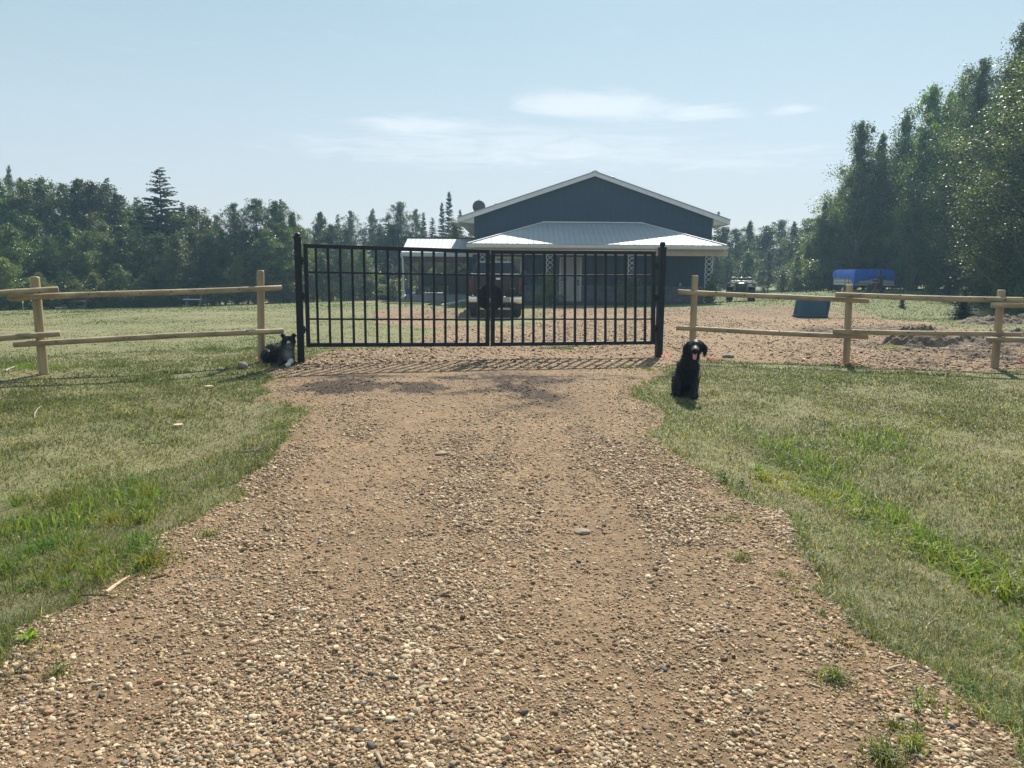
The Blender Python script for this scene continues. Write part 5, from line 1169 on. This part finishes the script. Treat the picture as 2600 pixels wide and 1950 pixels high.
# ------------------------------------------------------------------ stones and wood lying about
M['rock'] = plain('brown_fieldstone', (.19, .15, .12), .85, .25, 6, .5, 30)
M['rockgrey'] = plain('pale_fieldstone', (.25, .20, .145), .85, .2, 6, .5, 30)
def rock(px, py, Y, d, label, mat='rock', fl=.8):
    q = P(px, py, Y) if Y else GP(px, py); bm = bmesh.new(); bmesh.ops.create_icosphere(bm, subdivisions=3, radius=d / 2); rd = random.Random(int(px))
    ax_ = [Vector((rd.gauss(0, 1), rd.gauss(0, 1), rd.gauss(0, 1))).normalized() for _ in range(7)]; cuts = [d / 2 * rd.uniform(.68, .95) for _ in ax_]
    for v in bm.verts:
        for a, c in zip(ax_, cuts):
            e_ = v.co.dot(a) - c
            if e_ > 0: v.co -= a * e_ * .75
        v.co.z *= fl
    me = bpy.data.meshes.new('rock'); bm.to_mesh(me); bm.free(); me.polygons.foreach_set('use_smooth', [True] * len(me.polygons))
    o = link('rock', me, M[mat]); o.location = (q.x, q.y, Hs(q.x, q.y) + d * .22 * fl); tag(o, label, 'rock')
rock(617, 936, None, .165, 'round brown stone in the grass before the last fence post', fl=.9); rock(560, 940, None, .12, 'flatter half-sunk stone next to the round brown one', fl=.55)
rock(1849, 908, None, .22, 'dark clod of earth lying behind the sitting dog', fl=.5); rock(1011, 972, None, .07, 'small pale stone on the bare sand before the gate', 'rockgrey', .6)
rock(1120, 1153, None, .11, 'pale flat stone bedded in the middle of the drive', 'rockgrey', .35); rock(1478, 1352, None, .1, 'broad pale stone bedded in the lower middle of the drive', 'rockgrey', .3)
M['stick'] = plain('grey_stick', (.28, .22, .15), .85, .3, 20, .4, 60); M['darkstick'] = plain('dark_twig', (.10, .07, .045), .9, .3, 20); M['birch'] = plain('white_birch', (.26, .24, .20), .7, .15, 9)
M['stripped'] = plain('bare_stick', (.46, .36, .23), .8, .2, 14)
def stick(p0, p1, r_, label, mat='stick', bend=.06, fork=False, lift=0):
    a, b_ = GP(*p0), GP(*p1); a.z += r_ * .8; b_.z += r_ * .8 + lift; d = b_ - a; sd = Vector((-d.y, d.x, 0)) * bend; pts = [a, a.lerp(b_, .35) + sd, a.lerp(b_, .7) + sd * .8, b_]
    for p in pts[1:3]: p.z = max(p.z, Hs(p.x, p.y) + r_ * .8)
    m_ = MB(); m_.tube(pts, [r_, r_ * .9, r_ * .7, r_ * .4], 8)
    if fork: m_.tube([pts[1], pts[1] + d * .25 + sd * 4 + Vector((0, 0, .02))], [r_ * .6, r_ * .2], 6)
    o = m_.build('stick', M[mat], None, smooth=50, loc=tuple(a)); tag(o, label, 'stick')
stick((270, 1510), (329, 1467), .011, 'thick pale stripped stick lying by the drive edge', 'stripped', .02)
stick((375, 1474), (426, 1461), .006, 'short dark stick beyond the pale stripped one', 'darkstick'); stick((185, 1515), (275, 1514), .004, 'thin dark twig ending by a black pebble', 'darkstick', .05)
stick((612, 1150), (676, 1152), .008, 'crooked forked branch at the grass edge', 'stick', .12, True, .03); stick((356, 1128), (408, 1126), .006, 'straight dark twig on the dry lawn', 'darkstick')
stick((88, 1063), (106, 1037), .008, 'pale curved sliver of wood standing out on the dry lawn', 'birch', .03, False, .03); stick((14, 945), (48, 931), .018, 'pale broken branch lying before the first fence post', 'birch', .05)
stick((2069, 1456), (2090, 1492), .005, 'pale twig at the verge below the bright green strip', 'stripped', .04); stick((2152, 1567), (2204, 1622), .006, 'grey twig running along the drive edge', 'stick', .05, True)
stick((2105, 1566), (2160, 1576), .004, 'thin dark twig crossing the grey one', 'darkstick', .05); stick((2250, 1704), (2298, 1689), .006, 'short tan stick in the bare sand by the verge', 'stripped', .02)
stick((2043, 1735), (2106, 1756), .004, 'thin straw-coloured twig among the pebbles', 'stripped', .03); stick((35, 1705), (100, 1672), .006, 'dark stick pointing up the drive from the corner', 'darkstick', .08)
stick((0, 1716), (85, 1708), .005, 'dark twig lying flat at the bottom corner', 'darkstick', .06, True); stick((1185, 1478), (1203, 1523), .006, 'small curved root piece in the middle of the drive', 'stick', .1)
stick((955, 1917), (972, 1950), .008, 'grey stub of wood at the bottom of the drive', 'stick', .03); stick((1178, 1697), (1183, 1675), .007, 'tan chip of wood standing among the pebbles', 'stripped', .03)
stick((500, 1515), (540, 1468), .005, 'curled root on the pebbles by the pale stripped stick', 'stick', .25); stick((2350, 1600), (2385, 1570), .004, 'fine pale stalk lying on the verge grass', 'stripped', .03)
stick((2095, 1392), (2125, 1395), .007, 'short brown stick in the grass of the verge', 'darkstick', .05)
def slice_(px, py, label):
    q = GP(px, py); m_ = MB(); m_.lathe((q.x, q.y, q.z - .02), [(.05, 0), (.055, .02), (.052, .05)], 18)
    o = m_.build('wood_slice', M['stripped'], None, smooth=40, loc=(q.x, q.y, q.z)); tag(o, label, 'wood slice')
slice_(452, 1084, 'round slice of wood sunk in the lawn near the drive'); slice_(530, 985, 'round slice of wood in the gate shadow')
# survey ribbons, cord, flags, boards
M['pink'] = plain('pink_ribbon', (.85, .10, .12), .6, .1, 20); M['orange'] = plain('orange_cord', (.75, .22, .06), .6, .1, 20); M['yellow'] = plain('yellow_plastic', (.75, .52, .03), .5, .1, 10)
def ribbon(px, py, w_, label, mat='pink', seed=1):
    q = GP(px, py); rd = random.Random(seed); vs_, fs = [], []; n = 9
    for k in range(n):
        t_ = k / (n - 1); x = q.x + (t_ - .5) * w_; y = q.y + rd.uniform(-.03, .03); z = Hs(x, y) + .012 + .02 * abs(math.sin(k * 1.9))
        vs_ += [(x, y - .016, z), (x, y + .016, z + .022)]
    for k in range(n - 1): fs.append((2 * k, 2 * k + 2, 2 * k + 3, 2 * k + 1))
    m_ = MB(); m_.add(vs_, fs); me = m_.mesh('ribbon', tuple(q)); o = link('ribbon', me, M[mat]); o.location = q
    so = o.modifiers.new('thickness', 'SOLIDIFY'); so.thickness = .002; tag(o, label, 'ribbon')
ribbon(1692, 909, .20, 'pink marking ribbon at the foot of the gate post by the sitting dog', seed=1); ribbon(1806, 916, .16, 'pink marking ribbon on the ground just behind the sitting dog', seed=2)
ribbon(654, 914, .06, 'red scrap of ribbon behind the last fence post', seed=3); ribbon(2598, 920, .14, 'pink scrap of ribbon past the end fence post', seed=4)
lp = GP(2157, 925); pts = [(lp.x + .16 * math.cos(a), lp.y + .09 * math.sin(a), Hs(lp.x, lp.y) + .015) for a in np.linspace(0, 6.283, 20)]
o = MB().tube(pts, .008, 6, False).build('cord', M['orange'], None, smooth=60, loc=tuple(lp)); tag(o, 'orange cord looped round the foot of the middle fence post', 'cord')
a, b_, c = GP(36, 958), GP(60, 953), GP(95, 960); o = MB().tube([a + Vector((0, 0, .03)), b_ + Vector((0, 0, .05)), c + Vector((0, 0, .02))], .007, 6).build('cord', M['orange'], None, smooth=60, loc=tuple(a)); tag(o, 'orange cord lying in the grass below the first fence post', 'cord')
def flag(px, py, Y, s, label):
    q = P(px, py, Y); g_ = Hs(q.x, Y); r_ = empty('marker_flag', (q.x, Y, g_), label, 'flag', 'yellow marker flags at the wood edge')
    MB().tube([(q.x, Y, g_ - .05), (q.x, Y, q.z + s * .5)], .012, 6).build('stake', M['steel'], r_)
    MB().prism([(q.x - s * .22, Y - .01, q.z - s * .35), (q.x + s * .25, Y - .01, q.z - s * .45), (q.x + s * .3, Y - .01, q.z), (q.x, Y - .01, q.z + s * .5), (q.x - s * .12, Y - .01, q.z)], (0, .02, 0)).build('pennant', M['yellow'], r_)
flag(850, 757, 36, .2, 'yellow marker flag seen between the bars of the gate'); flag(57.5, 767, 34, .13, 'yellow marker flag just under the upper rail by the first post')
# park benches at the wood edge
M['greywood'] = plain('weathered_planks', (.20, .19, .18), .8, .2, 8, .2, 30)
def picnic(px, py, Y, w_, label, light):
    q = P(px, py, Y); g_ = Hs(q.x, Y); r_ = empty('picnic_table', (q.x, Y, g_), label, 'picnic table')
    t_ = MB()
    for k in range(4): t_.box((q.x, Y - .3 + k * .2, g_ + .72), (w_, .18, .04))
    t_.build('tabletop', M['greywood'], r_)
    for s in (-1, 1): MB().box((q.x, Y + s * .65, g_ + .44), (w_, .26, .04)).build('seat', M['white'] if light and s < 0 else M['greywood'], r_)
    for s in (-1, 1):
        l_ = MB()
        for u in (-1, 1): l_.beam((q.x + s * w_ * .38, Y + u * .6, g_), (q.x + s * w_ * .38, Y + u * .18, g_ + .71), .06, .1, (1, 0, 0))
        l_.beam((q.x + s * w_ * .38, Y - .7, g_ + .4), (q.x + s * w_ * .38, Y + .7, g_ + .4), .06, .08); l_.build('leg', M['greywood'], r_)
picnic(500, 765, 44.0, .95, 'small dark picnic table with pale seat at the far lawn edge', True)
picnic(216, 782, 41.5, .7, 'low brown bench table at the far lawn edge under the fence rail', False)
# hose/board edging and loose downpipe beside the truck
M['yellowgreen'] = plain('pale_yellow_board', (.50, .48, .22), .7, .15, 5)
a, b_ = P(977, 773.5, 34.0), P(1070, 774.5, 34.0); m_ = MB(); a.z = Hs(a.x, 34) + .03; b_.z = Hs(b_.x, 34) + .03; m_.beam(a, b_, .09, .07); o = m_.build('edging_board', M['yellowgreen'], None, loc=tuple(a)); tag(o, 'thin yellowish board lying along the grass before the shelter', 'board')
a, b_ = P(1122, 780.5, 32.5), P(1182, 772.5, 34.4); a.z = Hs(a.x, a.y) + .05; b_.z = Hs(b_.x, b_.y) + .2; o = MB().beam(a, b_, .10, .07).build('drain_pipe', M['gutterblue'], None, loc=tuple(a)); tag(o, 'pale loose drainpipe lying on the ground beside the truck', 'drainpipe')
# broadleaf weeds
M['weed'] = leafmat('weed_leaf', .35, .4, .5, 0, 0)
def weed(px, py, n, s, label, c=(.10, .17, .035)):
    q = GP(px, py); rg = np.random.default_rng(int(px)); az = rg.uniform(0, 6.28, n); el = rg.uniform(.15, 1.1, n); ln = s * rg.uniform(.6, 1.2, n)
    d = np.stack([np.cos(az) * np.cos(el), np.sin(az) * np.cos(el), np.sin(el)], -1); nn = np.stack([-np.cos(az) * np.sin(el), -np.sin(az) * np.sin(el), np.cos(el)], -1)
    cc = d * (ln * rg.uniform(.5, 1.3, n))[:, None] + np.array([0, 0, .02]); v, f = quads_from(cc, d, nn, ln, ln * .42)
    o = link('weed', mesh_np('weed', v, [f], M['weed'], np.repeat(np.array([c]) * rg.uniform(.6, 1.4, (n, 1)), 4, 0)), None); o.location = q; tag(o, label, 'weed')
weed(337, 1385, 16, .055, 'broad-leaved weed where the tall grass meets the drive'); weed(352, 1315, 12, .05, 'pale broad-leaved weed just above the drive edge', (.2, .26, .1)); weed(1835, 1225, 40, .04, 'dark low clump of clover at the verge', (.05, .10, .025)); weed(1885, 1242, 26, .035, 'smaller clover clump beside the dark one', (.05, .10, .025))
weed(73, 1622, 2, .035, 'single bright green leaf on the gravel near the corner', (.16, .32, .05)); weed(148, 1710, 14, .025, 'tiny green seedling tuft on the gravel')
weed(2065, 1440, 12, .05, 'grey-green weed at the drive edge by a pale twig', (.12, .17, .10))
# ------------------------------------------------------------------ dogs
def dogfur(name, white=None, base=(.010, .010, .013)):
    ma, t, b, out = newmat(name); Lk = t.links.new
    at = N(t, 'ShaderNodeAttribute', attribute_name='Col'); Lk(at.outputs['Color'], b.inputs['Base Color']); b.inputs['Roughness'].default_value = .55; b.inputs['Specular IOR Level'].default_value = .18
    b.inputs['Sheen Weight'].default_value = .0
    return ma
M['fur'] = dogfur('dog_fur')
M['tongue'] = plain('pink_tongue', (.62, .27, .27), .4, .1, 20); M['nose'] = plain('black_nose', (.012, .012, .013), .3, .1, 20); M['eye'] = plain('dark_eye', (.02, .012, .008), .08, .05, 10)
def capsule(m_, a, b_, ra, rb):
    a, b_ = Vector(a), Vector(b_); n = 6
    for k in range(n + 1): m_.ball(a.lerp(b_, k / n), ra + (rb - ra) * k / n, 14, 9)
def fuse(mb, voxel, colf, name, parent, mat, hair=None):
    me = mb.mesh('tmp'); o = bpy.data.objects.new('tmp', me); COL.objects.link(o)
    r_ = o.modifiers.new('r', 'REMESH'); r_.mode = 'VOXEL'; r_.voxel_size = voxel; s = o.modifiers.new('s', 'SMOOTH'); s.iterations = 6; s.factor = .5
    dg = bpy.context.evaluated_depsgraph_get(); ev = o.evaluated_get(dg); m2 = bpy.data.meshes.new_from_object(ev); bpy.data.objects.remove(o, do_unlink=True); bpy.data.meshes.remove(me)
    n = len(m2.vertices); co = np.empty(n * 3, np.float32); m2.vertices.foreach_get('co', co); co = co.reshape(-1, 3).astype(float); no = np.empty(n * 3, np.float32); m2.vertices.foreach_get('normal', no); no = no.reshape(-1, 3).astype(float)
    F4 = np.array([p.vertices[:] for p in m2.polygons if len(p.vertices) == 4]); F3 = np.array([p.vertices[:] for p in m2.polygons if len(p.vertices) == 3]).reshape(-1, 3)
    lump = (fbm(co[:, 0] * 28 + co[:, 1] * 11, co[:, 2] * 22, 3, 3) - .5)[:, None] * .012
    co = co + no * lump; verts = [co]; polys = [F4] + ([F3] if len(F3) else []); cols = [colf(co)]
    if hair:
        cnt, ln, wd, side = hair; rg = np.random.default_rng(5); k = rg.integers(0, n, cnt); d = unit(no[k] * side + np.array([0, .15, -.75]) + rg.normal(0, .28, (cnt, 3))); l_ = ln(co[k]) * rg.uniform(.5, 1.2, cnt)
        sdv = unit(np.cross(d, no[k] + rg.normal(0, .3, (cnt, 3)))) * wd; p0 = co[k] - no[k] * .004; hv = np.stack([p0 - sdv, p0 + sdv, p0 + d * l_[:, None]], 1).reshape(-1, 3)
        verts.append(hv); polys.append(np.arange(cnt * 3).reshape(-1, 3) + n); cols.append(np.repeat(colf(p0) * rg.uniform(.7, 1.6, (cnt, 1)), 3, 0))
    bpy.data.meshes.remove(m2)
    me3 = mesh_np(name, np.concatenate(verts), polys, mat, np.concatenate(cols), smooth=True)
    return link(name, me3, None, parent)
# --- sitting black dog
dqp = GP(1744, 1009); DS = 1.0
d1 = empty('dog', dqp.to_tuple(), 'black long-haired dog sitting on the grass with its tongue out', 'dog', rz=-.24)
m_ = MB(); hx = .075
for s, dx, dy in ((-1, -.02, .02), (1, .0, -.03)):
    capsule(m_, (s * .085 + dx, -.02 + dy, .035), (s * .085 + dx, .02 + dy, .2), .034, .042); capsule(m_, (s * .085 + dx, .02 + dy, .2), (s * .085 + dx * .5, .06, .38), .044, .07)
    m_.ball((s * .085 + dx, -.045 + dy, .03), (.042, .062, .032), 14, 8)
    m_.ball((s * .115 - .035, .22, .155), (.075, .17, .145), 16, 10); m_.ball((s * .135 - .035, .10, .10), (.055, .10, .09), 14, 8)
    m_.ball((s * .155 - .03, .04, .035), (.04, .10, .036), 14, 8)
m_.ball((0, .08, .36), (.118, .14, .20), 18, 12); m_.ball((-.02, .22, .26), (.135, .19, .21), 18, 12); m_.ball((-.03, .34, .16), (.135, .17, .15), 16, 10); m_.ball((.025, .03, .45), (.098, .11, .13), 16, 10)
capsule(m_, (.025, .06, .50), (hx - .01, .0, .60), .105, .09)
m_.ball((hx, -.005, .645), (.088, .10, .078), 18, 12); m_.ball((hx, -.05, .655), (.07, .07, .055), 14, 8)
capsule(m_, (hx, -.08, .625), (hx + .003, -.185, .602), .05, .038); capsule(m_, (hx, -.07, .575), (hx + .002, -.155, .553), .03, .024)
for s in (-1, 1):
    capsule(m_, (hx + s * .082, .0, .68), (hx + s * .118, -.015, .61), .022, .034); capsule(m_, (hx + s * .118, -.015, .61), (hx + s * .128, -.02, .545), .034, .020)
capsule(m_, (-.03, .48, .07), (-.05, .64, .035), .045, .03)
m_.v = [(x * (.86 if z < .5 else .86 + .14 * min(1, (z - .5) / .08)) , y, z) for x, y, z in m_.v]
def col1(c):
    b_ = np.tile(np.array([.0055, .0055, .0075]), (len(c), 1)); x, y, z = c[:, 0] - hx, c[:, 1], c[:, 2]
    g_ = np.exp(-(x / .042) ** 2 - ((y + .155) / .055) ** 2 - ((z - .635) / .026) ** 2)
    return b_ + g_[:, None] * np.array([.16, .15, .15])
def ln1(c): return .022 + .028 * sstep(.12, .3, c[:, 2]) * sstep(.62, .5, c[:, 2]) + .0 * c[:, 2]
fuse(m_, .011, col1, 'body', d1, M['fur'], (9000, ln1, .0045, .75))
q = MB(); q.ball((hx + .004, -.222, .617), (.022, .018, .017), 12, 8); q.build('nose', M['nose'], d1, smooth=60, world=False)
vs_, fs = [], []; prof = [(-.13, .578, .020), (-.165, .570, .024), (-.195, .558, .025), (-.21, .535, .0245), (-.214, .508, .022), (-.212, .492, .012)]
tg_ = MB()
for i in range(len(prof) - 1):
    pass
for (y, z, w_) in prof: vs_ += [(hx - w_, y, z), (hx, y - .006, z - .002), (hx + w_, y, z)]
for i in range(len(prof) - 1):
    for k in range(2): fs.append((i * 3 + k, i * 3 + k + 1, i * 3 + k + 4, i * 3 + k + 3))
o = tg_.add(vs_, fs).build('tongue', M['tongue'], d1, smooth=80, world=False); sm = o.modifiers.new('thickness', 'SOLIDIFY'); sm.thickness = .006
for s in (-1, 1): MB().ball((hx + s * .036, -.094, .667), .0105, 10, 8).build('eye', M['eye'], d1, smooth=60, world=False)
# --- lying black and white dog
cqp = P(716, 921, 12.25); cz = Hs(cqp.x, 12.25)
d2 = empty('dog', (cqp.x, 12.25, cz), 'black and white dog lying beside the gate post with ears pricked', 'dog', rz=.2)
m_ = MB(); hx = .115
m_.ball((.075, .02, .17), (.115, .13, .17), 18, 12); m_.ball((-.04, .24, .155), (.15, .24, .16), 18, 12); m_.ball((-.15, .38, .15), (.16, .19, .15), 18, 12); m_.ball((-.24, .26, .11), (.10, .16, .12), 16, 10)
capsule(m_, (.085, .02, .26), (hx, -.02, .34), .10, .085); m_.ball((.09, -.03, .22), (.085, .08, .11), 14, 8)
m_.ball((hx, -.03, .385), (.074, .085, .07), 18, 12); m_.ball((hx, -.02, .31), (.085, .08, .07), 14, 8); capsule(m_, (hx + .005, -.09, .365), (hx + .012, -.175, .335), .038, .025); capsule(m_, (hx + .005, -.09, .34), (hx + .012, -.15, .318), .024, .018)
for s in (-1, 1):
    e0, e1 = Vector((hx + s * .055, -.01, .42)), Vector((hx + s * .085, -.02, .468)); capsule(m_, e0, e1, .040, .030); capsule(m_, e1, e1 + Vector((s * .034, -.045, -.008)), .026, .011); capsule(m_, e0, e0 + Vector((s * .02, 0, -.06)), .035, .04)
capsule(m_, (.0, -.02, .08), (-.005, -.20, .04), .05, .034); capsule(m_, (-.005, -.20, .04), (.0, -.30, .03), .034, .03)
capsule(m_, (.15, -.02, .08), (.16, -.18, .06), .045, .034); capsule(m_, (.16, -.18, .085), (.125, -.33, .03), .030, .030); m_.ball((.115, -.35, .028), (.036, .045, .028), 12, 8)
m_.ball((-.2, .16, .035), (.05, .10, .035), 12, 8); capsule(m_, (-.15, .56, .06), (-.30, .62, .03), .04, .025)
def col2(c):
    b_ = np.tile(np.array([.0055, .0055, .008]), (len(c), 1)); x, y, z = c[:, 0], c[:, 1], c[:, 2]
    wt = np.exp(-((x - .105) / .07) ** 2 - ((z - .17) / .10) ** 2) * (y < .05) * .42
    wt = np.maximum(wt, np.exp(-((x - hx - .008) / .020) ** 2 - ((z - .362) / .018) ** 2 - ((y + .16) / .05) ** 2) * 1.4)
    wt = np.maximum(wt, sstep(-.17, -.21, y) * (x > .05) * (z < .12))
    wt = np.maximum(wt, .35 * np.exp(-((x - hx - .01) / .05) ** 2 - ((z - .30) / .04) ** 2) * (y < -.05))
    return b_ + np.clip(wt, 0, 1)[:, None] * np.array([.62, .62, .60])
fuse(m_, .010, col2, 'body', d2, M['fur'], (8000, lambda c: .022 + .03 * (c[:, 2] > .08) * (c[:, 2] < .33), .004, .8))
MB().ball((hx + .012, -.198, .343), (.014, .012, .012), 12, 8).build('nose', M['nose'], d2, smooth=60, world=False)
for s in (-1, 1): MB().ball((hx + s * .03, -.098, .398), .009, 10, 8).build('eye', M['eye'], d2, smooth=60, world=False)

# ------------------------------------------------------------------ summer haze
if HAZE_DENSITY > 0:
    hz = MB().box((0, 0, 14), (330, 330, 40)); bm_ = bpy.data.materials.new('haze'); bm_.use_nodes = True; t = bm_.node_tree; t.nodes.clear()
    o_ = N(t, 'ShaderNodeOutputMaterial'); v_ = N(t, 'ShaderNodeVolumePrincipled'); v_.inputs['Color'].default_value = (.45, .72, 1.0, 1); v_.inputs['Density'].default_value = HAZE_DENSITY; v_.inputs['Anisotropy'].default_value = .35
    t.links.new(v_.outputs[0], o_.inputs['Volume'])
    h_ = hz.build('haze', bm_); tag(h_, kind='stuff'); h_.display_type = 'WIRE'
